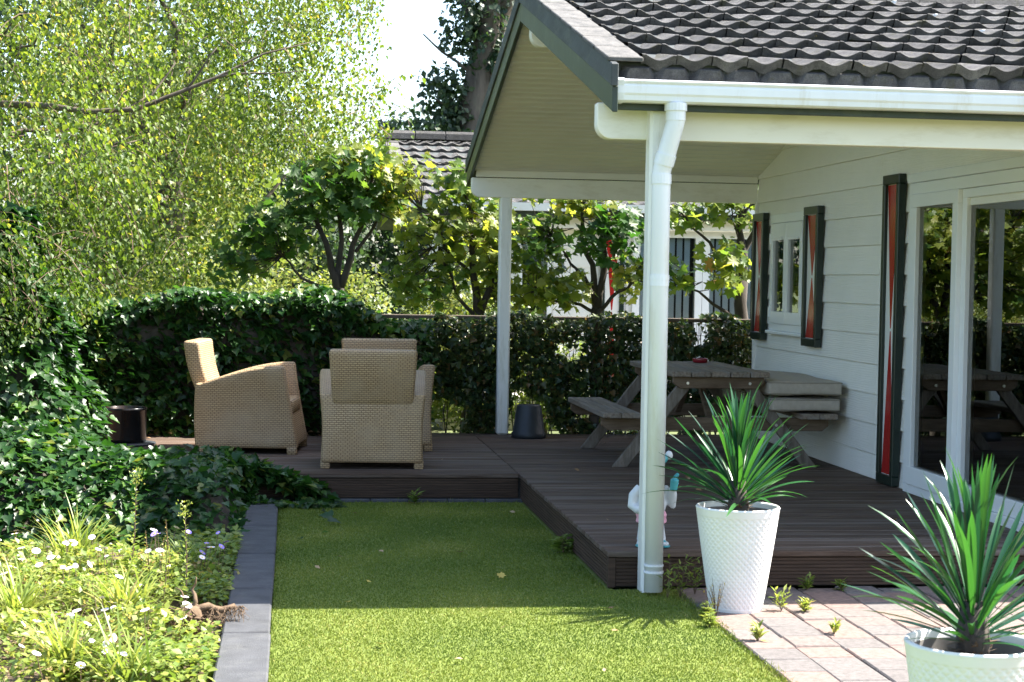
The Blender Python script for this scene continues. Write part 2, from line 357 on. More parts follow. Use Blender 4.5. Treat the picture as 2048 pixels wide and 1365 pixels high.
def turf():
    n = 300000; y = 5.6+6.4*RNG.random(n)**1.35; x = -.085+2.1*RNG.random(n)
    edge = 1.975+.035*np.array([noise.noise(Vector((yy*2.2, .3, 0))) for yy in y])
    keep = ((x < 1.60) | ((y < 8.56) & (x < edge))) & (y < 12.0); x = x[keep]; y = y[keep]; n = len(x)
    T = unit(np.stack([RNG.normal(0, .5, n), RNG.normal(0, .5, n), np.ones(n)], 1)); Nn = rdir(n); Nn[:, 2] = 0
    h = RNG.uniform(.006, .014, n)
    tv, tf = BLADE; T = unit(T); Nn = unit(Nn-T*(Nn*T).sum(1, keepdims=True)); B = np.cross(T, Nn); P = np.stack([x, y, np.full(n, -.001)], 1)
    wd = RNG.uniform(.0011, .0024, n)*(.6+y/12)
    V = np.stack([P-B*wd[:, None], P+B*wd[:, None], P+T*h[:, None]], 1).reshape(-1, 3)
    ed = (x > 1.84)|((y > 11.93)&(x < 1.6))|((x > 1.55)&(y > 8.56))|(x < -.06); ed &= RNG.random(n) < .12; h = np.where(ed, h*RNG.uniform(1.5, 3.4, n), h)
    V = np.stack([P-B*wd[:, None], P+B*wd[:, None], P+T*h[:, None]], 1).reshape(-1, 3)
    patch = np.array([noise.noise(Vector((a*1.7, b*1.7, 0))) for a, b in zip(x, y)])
    tag(big('grass_blades', V, tf, 3, n, 'turf', None, np.clip(.44+.20*RNG.normal(size=n)+.45*patch, 0, 1)), 'short green turf blades covering the lawn', 'grass', kind='stuff')
turf()

# kerb of long dark concrete edging stones
kerb = tag(obj('kerb', cbox(-.27, -.09, 4.2, 11.75, -.25, -.03), 'soil'), kind='structure')
y = 11.72
for i in range(7):
    obj('edging_stone', cbox(-.285+random.uniform(-.004, .004), -.078+random.uniform(-.003, .003), y-1.055, y-.008, -.2, .03+random.uniform(-.004, .004), .008), 'concrete_dark', kerb); y -= 1.063
x = .02
for i in range(6):
    obj('edging_stone', cbox(x, x+.262, 11.955, 12.0, -.1, .022, .004), 'concrete_dark', kerb); x += .268

# patio of pinkish and grey pavers
patio = tag(obj('patio', ([(1.93, 4, -.012), (6, 4, -.012), (6, 8.6, -.012), (1.93, 8.6, -.012)], [(0, 1, 2, 3)]), 'soil'), kind='structure')
pm = {L: obj('paver_'+str(L), cbox(-.103, .103, -L/2+.002, L/2-.002, -.05, .006, .006), 'paver') for L in (.21, .42)}
for o in pm.values(): COL.objects.unlink(o)
for c in range(11):
    xx = 1.955+.105+c*.21; y = 8.60-(.105 if c % 2 else 0)
    if c % 2: inst('paver', pm[.21].data, patio, (xx, y+.0, 0), sc=(1, .48, 1))
    if c % 2: y -= .055
    while y > 6.0:
        L = .42 if random.random() < .1 else .21
        inst('paver', pm[L].data, patio, (xx+random.uniform(-.002, .002), y-L/2, random.uniform(-.004, .003)), (random.uniform(-.008, .008), random.uniform(-.012, .012), random.uniform(-.008, .008))); y -= L

# ------------------------------------------------------------------ deck
DZ = .19
deck = tag(obj('deck', G().box(1.66, 4.12, 8.66, 15.2, .0, .155).box(-2.3, 1.64, 12.09, 15.2, .0, .155).vf(), 'dark_inside'), kind='structure')
def boards(x0, x1, y0, y1, w_=.1447):
    n = int(round((y1-y0)/w_)); w_ = (y1-y0)/n
    for i in range(n):
        dz = random.uniform(-.0015, .0015)
        obj('deck_board', cbox(x0, x1, y0+i*w_+.0025, y0+(i+1)*w_-.0025, DZ-.028+dz, DZ+dz, .003), 'deck_wood', deck)
boards(1.605, 4.118, 8.59, 15.2); boards(-2.3, 1.600, 12.035, 15.2)
def ribbed(h0, h1, n=9, d=.006):
    pts = []; s = (h1-h0)/n
    for i in range(n):
        a = h0+i*s; pts += [(0, a+.1*s), (0, a+.78*s), (d, a+.84*s), (d, a+.98*s)]
    return pts
def fascia_x(x0, x1, yf, z0, z1, n):
    p = [(yf+a, z) for a, z in ribbed(z0, z1, n)]; p = [(yf+.024, z0)]+p+[(yf+.024, z1)]
    o = obj('fascia_board', extrude(p, 'x', x0, x1), 'deck_fascia', deck); fixn(o)
def fascia_y(y0, y1, xf, z0, z1, n):
    p = [(xf+a, z) for a, z in ribbed(z0, z1, n)]; p = [(xf+.024, z0)]+p+[(xf+.024, z1)]
    v = [(a, y0, z) for a, z in p]+[(a, y1, z) for a, z in p]; n_ = len(p)
    o = obj('fascia_board', (v, [(i, (i+1) % n_, n_+(i+1) % n_, n_+i) for i in range(n_)]+[tuple(range(n_)), tuple(range(n_, 2*n_))]), 'deck_fascia_y', deck); fixn(o)
fascia_x(1.650, 4.118, 8.606, .012, .158, 8); fascia_x(-2.3, 1.596, 12.05, .022, .158, 8)
fascia_y(8.60, 12.045, 1.612, .012, .158, 8)
obj('corner_trim', cbox(1.608, 1.648, 8.596, 8.63, .005, .158, .003), 'deck_fascia', deck)

# ================================================================== THE COTTAGE
XV, YN, YF, YR = 1.53, 8.27, 15.43, 11.85
SL = .268
def sof(y): return 3.374-SL*abs(y-YR)           # underside of the roof
XW = 4.12
cot = tag(empty('cottage', (0, 0, 0)), 'white cottage with grey tiled roof and open porch over the deck', 'house')
XE = 9.5
# roof slab
def slab(y0, y1, t0, t1, x0, x1):
    v = [(x, y, sof(y)+t) for x in (x0, x1) for y, t in ((y0, t0), (y1, t0), (y1, t1), (y0, t1))]
    return v, [(0, 1, 2, 3), (4, 7, 6, 5), (0, 4, 5, 1), (1, 5, 6, 2), (2, 6, 7, 3), (3, 7, 4, 0)]
rg = G(); rg.add(*slab(8.42, YR, .02, .19, XV+.03, XE)); rg.add(*slab(YR, YF-.1, .02, .19, XV+.03, XE))
roof = fixn(obj('roof', rg.vf(), 'dark_verge', cot))
# soffit boards on the far slope, each a tongue-and-groove plank
so_ = obj('soffit', slab(YR-.02, 15.08, .0165, .0195, XV+.04, XW+.02), 'dark_inside', cot); fixn(so_)
fixn(obj('near_soffit', slab(8.67, YR-.022, -.004, .017, XV+.04, XW+.02), 'soffit_paint', cot))
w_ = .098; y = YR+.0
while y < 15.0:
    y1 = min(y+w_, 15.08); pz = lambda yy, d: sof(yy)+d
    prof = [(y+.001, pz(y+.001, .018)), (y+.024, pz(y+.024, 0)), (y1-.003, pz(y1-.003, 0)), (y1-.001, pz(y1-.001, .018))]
    o = obj('soffit_board', extrude(prof, 'x', XV+.04, XW+.05), 'soffit_paint', so_); o.data.materials.append(MAT['panel_white']); o.data.polygons[0].material_index = 1; y = y1  # bevel face in brighter white: light caught along the groove, put into the colour
sp = obj('ceiling_spot', lathe([(.0, .004), (.03, .002), (.032, -.004), (.045, -.006), (.05, 0), (.05, .004)], 20), 'lamp_brass', so_, True, (2.58, 13.68, sof(13.68)-.002)); sp.rotation_euler = (-math.atan(SL), 0, 0)
# bargeboards: an upper weathered capping board above a green one, both slopes
def barge(y0, y1, lo, hi, x0, x1, name, mat):
    v = [(x, yy, sof(yy)+t) for x in (x0, x1) for yy, t in ((y0, lo), (y1, lo), (y1, hi), (y0, hi))]
    return fixn(obj(name, (v, [(0, 1, 2, 3), (4, 7, 6, 5), (0, 4, 5, 1), (1, 5, 6, 2), (2, 6, 7, 3), (3, 7, 4, 0)]), mat, roof), .004, 1)
barge(8.275, YR, .095, .205, XV-.012, XV+.024, 'verge_board', 'dark_verge'); barge(8.30, YR, -.035, .093, XV, XV+.028, 'verge_board', 'green_trim')
barge(YR+.002, 15.43, .095, .205, XV-.012, XV+.024, 'verge_board', 'dark_verge'); barge(YR+.002, 15.41, -.035, .093, XV, XV+.028, 'verge_board', 'green_trim')
# tiles
def tile_mesh(wd, L, dep=.034, th=.052, n=10):
    v = []; f = []
    def prof(u): return dep*(.55*(.5+.5*math.cos(2*math.pi*u))+.45*abs(2*u-1)**2.2)-(.007 if (u < .02 or u > .98) else 0)
    us = [i/n for i in range(n+1)]
    for row, (yy, dz) in enumerate(((.020, -th*.95), (0, 0), (.012, .003), (L, -.050))):
        for u in us: v.append(((u-.5)*(wd-.004), yy, prof(u)+dz+(.004*math.sin(u*9) if row == 0 else 0)))
    m = n+1
    for r in range(3):
        for i in range(n): f.append((r*m+i, r*m+i+1, (r+1)*m+i+1, (r+1)*m+i))
    return v, f
TW, TE = .1785, .402; al = math.atan(SL)
tm = obj('roof_tile_shape', tile_mesh(TW, TE+.07), 'roof_tile', None, True); COL.objects.unlink(tm)
for p_ in tm.data.polygons: p_.use_smooth = p_.index >= 10
cs = math.cos(al); y0t = 8.365
for r in range(10):
    yy = y0t+r*TE*cs; zz = sof(yy)+.212
    if yy > YR-.1: break
    for c in range(21):
        inst('roof_tile', tm.data, roof, (XV+.245+c*TW+random.uniform(-.003, .003), yy+random.uniform(-.006, .006), zz+random.uniform(-.003, .004)), (al+random.uniform(-.012, .012), random.uniform(-.03, .03), random.uniform(-.012, .012)))
    L = (TE+.01)*cs
    vb = [(x, a, sof(a)+t) for x in (XV-.02, XV+.158+random.uniform(-.006, .006)) for a, t in ((yy-.03, .206), (yy+L, .206), (yy+L, .226), (yy-.03, .229))]
    fixn(obj('verge_tile', (vb, [(0, 1, 2, 3), (4, 7, 6, 5), (0, 4, 5, 1), (1, 5, 6, 2), (2, 6, 7, 3), (3, 7, 4, 0)]), 'verge_slab', roof), .004, 1)
tv, tf = tile_mesh(TW, TE+.07, n=6); tg = G()
for r in range(10):
    yy = y0t+r*TE*cs
    for c in range(21, 44):
        tg.add([(a+XV+.245+c*TW, yy+b*cs, sof(yy)+.212+d+b*math.sin(al)) for a, b, d in tv], tf)
for r in range(8):
    for c in range(0, 44): tg.add([(a+XV+.245+c*TW, 15.4-r*TE*cs-b*cs, sof(15.4-r*TE*cs)+.212+d+b*math.sin(al)) for a, b, d in tv], [q[::-1] for q in tf])
o = obj('tiles', tg.vf(), 'roof_tile', roof, True); o['kind'] = 'stuff'
rc = G()
x = XV-.02
while x < XE:
    rc.add(*[list(map(lambda p: (p[0]+x, p[1]+YR, p[2]), extrude([(-.12, 3.52), (-.10, 3.60), (-.04, 3.645), (.04, 3.645), (.10, 3.60), (.12, 3.52)], 'x', 0, .40)[0])), extrude([(0, 0)]*6, 'x', 0, 1)[1]][:2]); x += .405
fixn(obj('ridge_cap', rc.vf(), 'roof_tile', roof))
# weathered starter course between tiles and gutter
eg = G()
for c in range(0, 26):
    x0 = XV+.05+c*TW; eg.add([(x0, 8.40, 2.54), (x0+.02, 8.385, 2.54), (x0+.05, 8.378, 2.612), (x0+.14, 8.378, 2.612), (x0+.165, 8.40, 2.54), (x0, 8.44, 2.64), (x0+TW, 8.44, 2.64), (x0+TW, 8.40, 2.54)], [(0, 1, 2, 5), (1, 4, 3, 2), (2, 3, 6, 5), (3, 4, 7, 6)])
obj('eave_tile', eg.vf(), 'roof_tile', roof)
# fascia, gutter
obj('fascia', cbox(XV+.03, XE, 8.425, 8.45, 2.412, 2.60, .003), 'green_trim', cot)
gp = [(8.420, 2.552), (8.420, 2.452), (8.405, 2.443), (8.350, 2.443), (8.336, 2.452), (8.333, 2.475), (8.326, 2.486), (8.325, 2.520), (8.330, 2.531), (8.322, 2.538), (8.319, 2.546), (8.324, 2.553), (8.334, 2.553), (8.336, 2.535), (8.334, 2.49), (8.342, 2.462), (8.352, 2.451), (8.408, 2.451), (8.413, 2.458), (8.413, 2.552)]
gut = fixn(obj('gutter', extrude(gp, 'x', XV+.03, XE), 'pvc_white', cot))
gcap = [(8.424, 2.556), (8.424, 2.448), (8.408, 2.438), (8.348, 2.438), (8.331, 2.45), (8.321, 2.485), (8.32, 2.52), (8.314, 2.546), (8.32, 2.558)]
fixn(obj('gutter_cap', extrude(gcap, 'x', XV+.026, XV+.062), 'pvc_white', gut))
# beams with rounded ends
def rbeam(name, xa, xb, y0, y1, z0, z1, r=.075, mat='cream_paint'):
    pr = [(xb, z0), (xb, z1), (xa, z1)]+[(xa+r-r*math.cos(t), z0+r-r*math.sin(t)) for t in [i*math.pi/16 for i in range(9)]]
    return fixn(obj(name, ([(p, y0, q) for p, q in pr]+[(p, y1, q) for p, q in pr], [(i, (i+1) % len(pr), len(pr)+(i+1) % len(pr), len(pr)+i) for i in range(len(pr))]+[tuple(range(len(pr))), tuple(range(len(pr), 2*len(pr)))]), mat, cot), .006, 2)
rbeam('eave_beam', 1.505, XE, 8.57, 8.66, 2.279, 2.46); rbeam('eave_beam', 1.545, 4.12, 15.09, 15.18, 2.279, 2.45)
obj('beam_trim', cbox(1.58, 4.11, 15.06, 15.088, 2.455, 2.513, .003), 'soffit_paint', cot)
rbeam('ridge_beam', 1.60, 4.12, 11.80, 11.90, 3.16, 3.36, .09)
# posts
def post(x0, y0, z0, z1):
    return obj('post', cbox(x0, x0+.105, y0, y0+.115, z0, z1, .014), 'white_paint', cot)
post(1.757, 8.475, -.05, 2.44); post(1.80, 15.085, DZ, 2.285)
# downpipe with swan neck
pp = [(1.862, 8.375, 2.45), (1.862, 8.375, 2.362), (1.860, 8.376, 2.345), (1.855, 8.379, 2.325), (1.815, 8.411, 2.15), (1.809, 8.416, 2.125), (1.806, 8.42, 2.105), (1.806, 8.42, 2.08), (1.806, 8.42, .02)]
dp = obj('downpipe', tube(pp, .0465, 20), 'pvc_white', cot, True)
for (a, b, rr) in (((1.862, 8.375, 2.445), (1.862, 8.375, 2.408), .056), ((1.862, 8.375, 2.41), (1.862, 8.375, 2.36), .0495), ((1.826, 8.402, 2.198), (1.814, 8.412, 2.146), .0508), ((1.806, 8.42, 2.098), (1.806, 8.42, 2.05), .0508), ((1.806, 8.42, 1.60), (1.806, 8.42, 1.575), .050), ((1.806, 8.42, 1.545), (1.806, 8.42, 1.59), .0485), ((1.806, 8.42, .155), (1.806, 8.42, .147), .050), ((1.806, 8.42, .122), (1.806, 8.42, .113), .050)):
    obj('pipe_collar', tube([a, b], rr, 20), 'pvc_white', dp)
# gable wall of lap siding with openings
WY0, WY1 = 8.74, 15.09
wall = obj('wall', G().box(XW+.03, XW+.12, WY0, 8.9, 0, 2.5).box(XW+.03, XW+.12, 8.9, 11.12, 2.24, 2.5).box(XW+.03, XW+.12, 11.12, 13.55, 0, 2.5).box(XW+.03, XW+.12, 13.55, 14.5, 0, 1.2).box(XW+.03, XW+.12, 13.55, 14.5, 2.1, 2.5).box(XW+.03, XW+.12, 14.5, WY1, 0, 2.5).vf(), 'siding', cot)
def siding_seg(y0, y1, z0, z1):
    v = [(XW-.009, y0, z0), (XW-.009, y1, z0), (XW+.010, y1, z1), (XW+.010, y0, z1), (XW+.028, y0, z0), (XW+.028, y1, z0), (XW+.028, y1, z1), (XW+.028, y0, z1)]
    f = [(0, 1, 2, 3), (0, 4, 5, 1), (3, 2, 6, 7), (0, 3, 7, 4), (1, 5, 6, 2)]
    o = obj('siding_board', (v, f), 'siding', wall); return fixn(o, .0025, 1)
zz = 1.853-.2125*8
while zz < 3.4:
    z1 = zz+.2125; zc = max(zz, DZ-.0)
    if z1 > DZ+.02:
        ytop = WY1 if z1 < 2.50 else YR+(3.374-zz)/SL+.05
        ybot = WY0 if z1 < 2.50 else YR-(3.374-zz)/SL-.05
        segs = [(11.815, min(WY1, ytop)), (max(WY0, ybot), 11.81)]
        out = []
        for a, b in segs:
            if b-a < .05: continue
            parts = [(a, b)]
            for (ya, yb, za, zb) in ((8.92, 11.10, 0, 2.23), (13.57, 14.48, 1.22, 2.08)):
                nw = []
                for p, q in parts:
                    if zc >= za and z1 <= zb+.02 and q > ya and p < yb:
                        if p < ya: nw.append((p, ya))
                        if q > yb: nw.append((yb, q))
                    else: nw.append((p, q))
                parts = nw
            out += parts
        for a, b in out:
            if b-a > .03: siding_seg(a, b, zc, z1+.001)
    zz = z1
gab = [(WY0, 2.5), (WY1, 2.5), (WY1, 2.52), (YR, 3.38), (WY0, 2.52)]
fixn(obj('gable_wall', extrude(gab, 'x', XW+.03, XW+.10), 'siding', cot))
obj('corner_board', cbox(XW-.022, XW+.028, WY1-.03, WY1+.012, DZ, 2.30, .003), 'siding', cot)
obj('base_trim', cbox(XW+.012, XW+.03, 11.12, WY1, DZ-.02, DZ+.03), 'siding', cot)
# rest of the house body and a dark room behind the glass
obj('front_wall', cbox(XW+.031, XE-.2, 8.66, 8.735, 0, 2.45), 'siding', cot)
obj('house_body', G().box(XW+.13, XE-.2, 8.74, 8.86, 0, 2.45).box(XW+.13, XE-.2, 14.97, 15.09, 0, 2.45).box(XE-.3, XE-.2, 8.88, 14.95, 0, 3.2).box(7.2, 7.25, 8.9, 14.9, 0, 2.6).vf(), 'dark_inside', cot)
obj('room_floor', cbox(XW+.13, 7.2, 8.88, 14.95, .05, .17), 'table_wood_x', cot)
cg = G(); n = 60
cv = [(XW+.24+.025*math.sin(i*.9), 10.98-.30*i/n, z) for z in (.2, 2.2) for i in range(n+1)]
obj('curtain', (cv, [(i, i+1, n+2+i, n+1+i) for i in range(n)]), 'curtain', cot, True)
cv = [(XW+.26+.03*math.sin(i*.8), 10.16-.26*i/n, z) for z in (.2, 2.2) for i in range(n+1)]
obj('curtain', (cv, [(i, i+1, n+2+i, n+1+i) for i in range(n)]), 'curtain', cot, True)

def rect_frame(x0, x1, y0, y1, z0, z1, t, tb=None, tt=None):
    """frame in a wall that faces -x: bars of width t"""
    tb = tb or t; tt = tt or t
    return G().box(x0, x1, y0, y1, z0, z0+tb, .003).box(x0, x1, y0, y1, z1-tt, z1, .003).box(x0, x1, y0, y0+t, z0+tb, z1-tt, .003).box(x0, x1, y1-t, y1, z0+tb, z1-tt, .003).vf()
# window with two casements
win = obj('window', rect_frame(XW-.028, XW+.05, 13.51, 14.54, 1.165, 2.155, .055, .06, .075), 'frame_white', cot)
for a, b in ((13.57, 14.022), (14.028, 14.48)):
    obj('sash', rect_frame(XW-.043, XW+.02, a, b, 1.227, 2.075, .062, .10, .14), 'frame_white', win)
    obj('pane', cbox(XW-.018, XW-.010, a+.062, b-.062, 1.327, 1.935), 'glass', win)
    obj('vent', cbox(XW-.055, XW-.043, a+.09, b-.09, 1.93, 1.958, .004), 'frame_white', win)
for zc in (1.32, 1.95):
    for yc in (13.565, 14.485): obj('hinge', cbox(XW-.052, XW-.030, yc-.02, yc+.02, zc-.045, zc+.045, .004), 'frame_white', win)
obj('window_sill', cbox(XW-.06, XW+.02, 13.50, 14.55, 1.135, 1.163, .006), 'frame_white', win)
# painted hourglass shutters
def shutter(parent, o, u, y0, y1, z0, z1, bw, t, hour_full=True):
    """o: wall point function (u along wall, d out of wall, z)"""
    fr = G()
    for (a, b, c, d) in ((y0, y1, z0, z0+bw*1.25), (y0, y1, z1-bw*1.25, z1), (y0, y0+bw, z0+bw*1.25, z1-bw*1.25), (y1-bw, y1, z0+bw*1.25, z1-bw*1.25)):
        v, f = cbox(a, b, 0, t, c, d, .004); fr.add([o(p[0], p[1], p[2]) for p in v], f)
    s = fixn(obj('shutter', fr.vf(), 'shutter_green', parent))
    a, b, c, d = y0+bw, y1-bw, z0+bw*1.25, z1-bw*1.25
    v, f = cbox(a, b, .004, t*.55, c, d); fixn(obj('panel', ([o(*p) for p in v], f), 'panel_white', s))
    m = (a+b)/2; zm = (c+d)/2; e = .012; k = .0025; tt = t*.55+k
    for (za, zb) in ((d-.004, zm+.01), (c+.004, zm-.01)):
        tri = [(a+.004, za), (b-.004, za), (m+e/2, zb), (m-e/2, zb)]
        v = [o(p, t*.5, q) for p, q in tri]+[o(p, tt, q) for p, q in tri]
        fixn(obj('red_wedge', (v, [(0, 1, 2, 3), (4, 5, 6, 7), (0, 1, 5, 4), (1, 2, 6, 5), (2, 3, 7, 6), (3, 0, 4, 7)]), 'red_gloss', s))
    return s
ow = lambda p, d, z: (XW-.0085-d, p, z)
shutter(cot, ow, 0, 14.67, 15.02, 1.07, 2.18, .052, .055); shutter(cot, ow, 0, 13.09, 13.47, 1.07, 2.18, .052, .055)
shutter(cot, ow, 0, 11.28, 11.605, .197, 2.325, .052, .055)
# sliding door
door = obj('sliding_door', rect_frame(XW-.045, XW+.06, 8.92, 11.115, DZ, 2.245, .075, .06, .075), 'frame_white', cot)
obj('door_sash', rect_frame(XW-.06, XW+.0, 10.235, 11.035, DZ+.062, 2.168, .085, .12, .085), 'frame_white', door)
obj('pane', cbox(XW-.032, XW-.022, 10.32, 10.95, DZ+.18, 2.085), 'glass', door)
obj('door_sash', rect_frame(XW-.03, XW+.045, 8.998, 10.232, DZ+.062, 2.168, .07, .10, .055), 'frame_white', door)
obj('pane', cbox(XW+.0, XW+.01, 9.068, 10.162, DZ+.16, 2.113), 'glass', door)
obj('header_trim', cbox(XW-.055, XW+.0, 8.90, 11.14, 2.247, 2.31, .004), 'frame_white', door)

# ================================================================== THINGS ON THE DECK
def grid_solid(fo, fi, nu, nv):
    """closed solid between an outer and an inner sheet, both functions of (u,v) in 0..1"""
    v = []; f = []; m = nu+1
    for fn in (fo, fi):
        for j in range(nv+1):
            for i in range(nu+1): v.append(tuple(fn(i/nu, j/nv)))
    k = m*(nv+1)
    for j in range(nv):
        for i in range(nu):
            q = (j*m+i, j*m+i+1, (j+1)*m+i+1, (j+1)*m+i); f.append(q); f.append(tuple(k+a for a in q[::-1]))
    for i in range(nu): f.append((i, k+i, k+i+1, i+1)); a = nv*m+i; f.append((a, a+1, k+a+1, k+a))
    for j in range(nv): a = j*m; b = (j+1)*m; f.append((a, b, k+b, k+a)); a += nu; b += nu; f.append((a, k+a, k+b, b))
    return v, f
cl = lambda x: max(0., min(1., x))
def hw(z): return .360+.036*cl((z-.28)/.38)**1.6+.010*cl((.22-z)/.22)
def wick(name, vf, parent, bev=.016):
    o = obj(name, vf, 'wicker', parent); fixn(o, bev, 2, 50, True); boxuv(o.data); return o
def armchair(loc, rz, label):
    t = tag(empty('wicker_armchair', loc, rz), label, 'armchair', 'wicker armchairs on the deck')
    ztop = lambda u: .535+.145*math.sin(cl(u*1.02)*math.pi/2)
    for s in (-1, 1):
        def Y(u, v): return -.372+u*(.372+.385-.135*v*(1-.15*v))
        def Zz(u, v): return .045+v*(ztop(u)-.045)
        fo = lambda u, v: (s*hw(Zz(u, v)), Y(u, v), Zz(u, v)); fi = lambda u, v: (s*(hw(Zz(u, v))-.105), Y(u, v), Zz(u, v))
        wick('side_panel', grid_solid(fo, fi, 10, 10), t, .02)
        for yy in (-.37, .30): wick('foot', cbox(s*.335-.034, s*.335+.034, yy, yy+.075, 0, .06, .004), t, 0)
    fo = lambda u, v: ((2*u-1)*(hw(.045+v*.50)-.004), -.405-.012*math.sin(v*3), .045+v*.495); fi = lambda u, v: ((2*u-1)*(hw(.045+v*.50)-.004), -.33, .045+v*.495)
    wick('back_panel', grid_solid(fo, fi, 8, 10), t, .02)
    def bk(d): return lambda u, v: ((2*u-1)*(.288+.026*v), -.408-.105*v-.02*math.sin(v*math.pi)+d, .455+v*.405-.02*v*v*0)
    wick('backrest', grid_solid(bk(0), bk(.125), 8, 8), t, .022)
    wick('seat', cbox(-.268, .268, -.33, .33, .30, .415, .02), t, 0)
    fo = lambda u, v: ((2*u-1)*.262, .372-.05*v, .06+v*.24); fi = lambda u, v: ((2*u-1)*.262, .31-.05*v, .06+v*.24)
    wick('front_panel', grid_solid(fo, fi, 6, 5), t, .01)
    return t
c1 = math.atan2(-.94, -.34)
armchair((.595, 12.72, DZ), -.045, 'tan wicker armchair seen squarely from behind, nearest the lawn')
armchair((-.285, 13.70, DZ), -math.pi/2-.12, 'tan wicker armchair turned sideways, sunlit back, beside the ivy hedge')
armchair((.735, 13.98, DZ), math.pi+.03, 'tan wicker armchair facing the camera, mostly hidden behind another armchair')

# fire bowl at the hedge
fp = tag(empty('fire_pot', (-1.315, 14.05, DZ)), 'black steel cylinder fire pot on a flat disc by the hedge', 'fire pot')
obj('drum', lathe([(.15, .025), (.162, .025), (.165, .05), (.165, .275), (.170, .28), (.170, .298), (.164, .30), (.158, .296), (.156, .05), (0, .05)], 40), 'fire_steel', fp, True)
obj('base_disc', lathe([(0, .0), (.235, .0), (.24, .008), (.24, .018), (.2, .024), (0, .024)], 40), 'pot_dark', fp, True)
# upside-down flower pot
ip = tag(empty('flower_pot', (2.05, 14.83, DZ)), 'dark plastic flower pot standing upside down at the far porch post', 'pot')
obj('pot_wall', lathe([(.118, 0), (.148, 0), (.148, .045), (.140, .05), (.107, .275), (.100, .288), (.0, .288)], 36), 'pot_dark', ip, True)
obj('rim', lathe([(.146, .0), (.151, .003), (.151, .042), (.146, .046)], 36), 'pot_dark', ip, True)

# picnic table
pt = tag(empty('picnic_table', (0, 0, 0)), 'weathered wooden picnic table with attached benches against the siding wall', 'picnic table')
TX0, TX1, TY0, TY1 = 2.765, 3.505, 12.38, 14.0
pw = (TX1-TX0)/5
def plank(name, x0, x1, y0, y1, z0, z1): return obj(name, cbox(x0, x1, y0, y1, z0, z1, .006), 'table_wood', pt)
for i in range(5): plank('table_plank', TX0+i*pw+.003, TX0+(i+1)*pw-.003, TY0+random.uniform(-.006, .006), TY1, .868, .909+random.uniform(-.001, .001))
for x0 in (2.256, 3.745):
    for i in range(2): plank('bench_plank', x0+i*.142+.002, x0+(i+1)*.142-.002, TY0-.01+random.uniform(-.004, .004), TY1+.01, .562, .603)
def chamf(name, x0, x1, y0, y1, z0, z1, c, mat='table_wood_x'):
    pr = [(x0, z1), (x1, z1), (x1, z0+c*.8), (x1-c, z0), (x0+c, z0), (x0, z0+c*.8)]
    return fixn(obj(name, ([(p, y0, q) for p, q in pr]+[(p, y1, q) for p, q in pr], [(i, (i+1) % 6, 6+(i+1) % 6, 6+i) for i in range(6)]+[tuple(range(6)), tuple(range(6, 12))]), mat, pt), .004, 1)
for y0 in (12.45, 13.86):
    chamf('top_beam', 2.79, 3.48, y0, y0+.045, .782, .866, .05); chamf('bench_beam', 2.275, 4.01, y0+.045+.047, y0+.137, .462, .560, .05)
    for s in (-1, 1):
        xb, xt = 3.135+s*.725, 3.135+s*.20
        pr = [(xb-s*.055, DZ+.0), (xb+s*.055, DZ+.0), (xt+s*.050, .865), (xt-s*.062, .865)]
        v = [(p, y0+.0465, q) for p, q in pr]+[(p, y0+.0905, q) for p, q in pr]
        fixn(obj('leg', (v, [(0, 1, 2, 3), (4, 5, 6, 7), (0, 1, 5, 4), (1, 2, 6, 5), (2, 3, 7, 6), (3, 0, 4, 7)]), 'table_leg_wood', pt), .005, 1)
        for q in (.51, .82):
            xx = xb+(xt-xb)*(q-DZ)/.675
            for dx in ((-.02, .025) if q < .6 else (0,)): obj('bolt', tube([(xx+dx, y0+.04 if q < .6 else y0-.006, q), (xx+dx, y0+.047 if q < .6 else y0+.001, q)], .011, 8), 'steel', pt)
for s in (-1, 1):
    ya, yb = (12.62, 13.1) if s < 0 else (13.78, 13.3)
    v = [(x, y_+e, z_) for x in (3.11, 3.155) for y_, z_, e in ((ya, .50, -.0), (ya, .50, .07), (yb, .862, .05), (yb, .862, -.03))]
    fixn(obj('brace', (v, [(0, 1, 2, 3), (4, 7, 6, 5), (0, 4, 5, 1), (1, 5, 6, 2), (2, 6, 7, 3), (3, 7, 4, 0)]), 'table_wood_x', pt), .004, 1)
# cushions, ashtray
def pillow(name, x0, x1, y0, y1, z0, z1, label, nx=14, ny=22):
    def sh(u, v, s):
        X, Y_ = 2*u-1, 2*v-1; e = (1-abs(X)**5)*(1-abs(Y_)**7); e = max(0, e)**.42
        zc = (z0+z1)/2-.006*math.sin(v*9)*abs(X)
        rx = 1-.02*abs(Y_)**8
        return ((x0+x1)/2+X*rx*(x1-x0)/2, (y0+y1)/2+Y_*(y1-y0)/2, zc+s*(z1-z0)/2*(.78+.22*e)+.004*s*math.sin(u*7+v*11))
    o = tag(obj(name, grid_solid(lambda u, v: sh(u, v, 1), lambda u, v: sh(u, v, -1), nx, ny), 'cushion'), label, 'cushion', 'cushions stacked on the bench'); fixn(o, .012, 2, 60, True)
    for s in (1, -1):
        zc = (z0+z1)/2+s*(z1-z0)*.34
        pts = [(x0+.012, y0-.002, zc), (x1-.012, y0-.002, zc), (x1+.001, y0+.015, zc), (x1+.001, y1-.01, zc), (x0+.012, y1+.001, zc), (x0-.001, y1-.01, zc), (x0-.001, y0+.015, zc), (x0+.012, y0-.002, zc)]
        obj('seam', tube(pts, .0028, 6), 'piping', o)
    return o
pillow('bench_cushion', 3.53, 4.062, 12.42, 13.95, .612, .722, 'beige bench cushion with dark piping, the lower one of the stack')
pillow('bench_cushion', 3.50, 4.070, 12.41, 13.97, .732, .850, 'beige bench cushion with dark piping, the upper one of the stack')
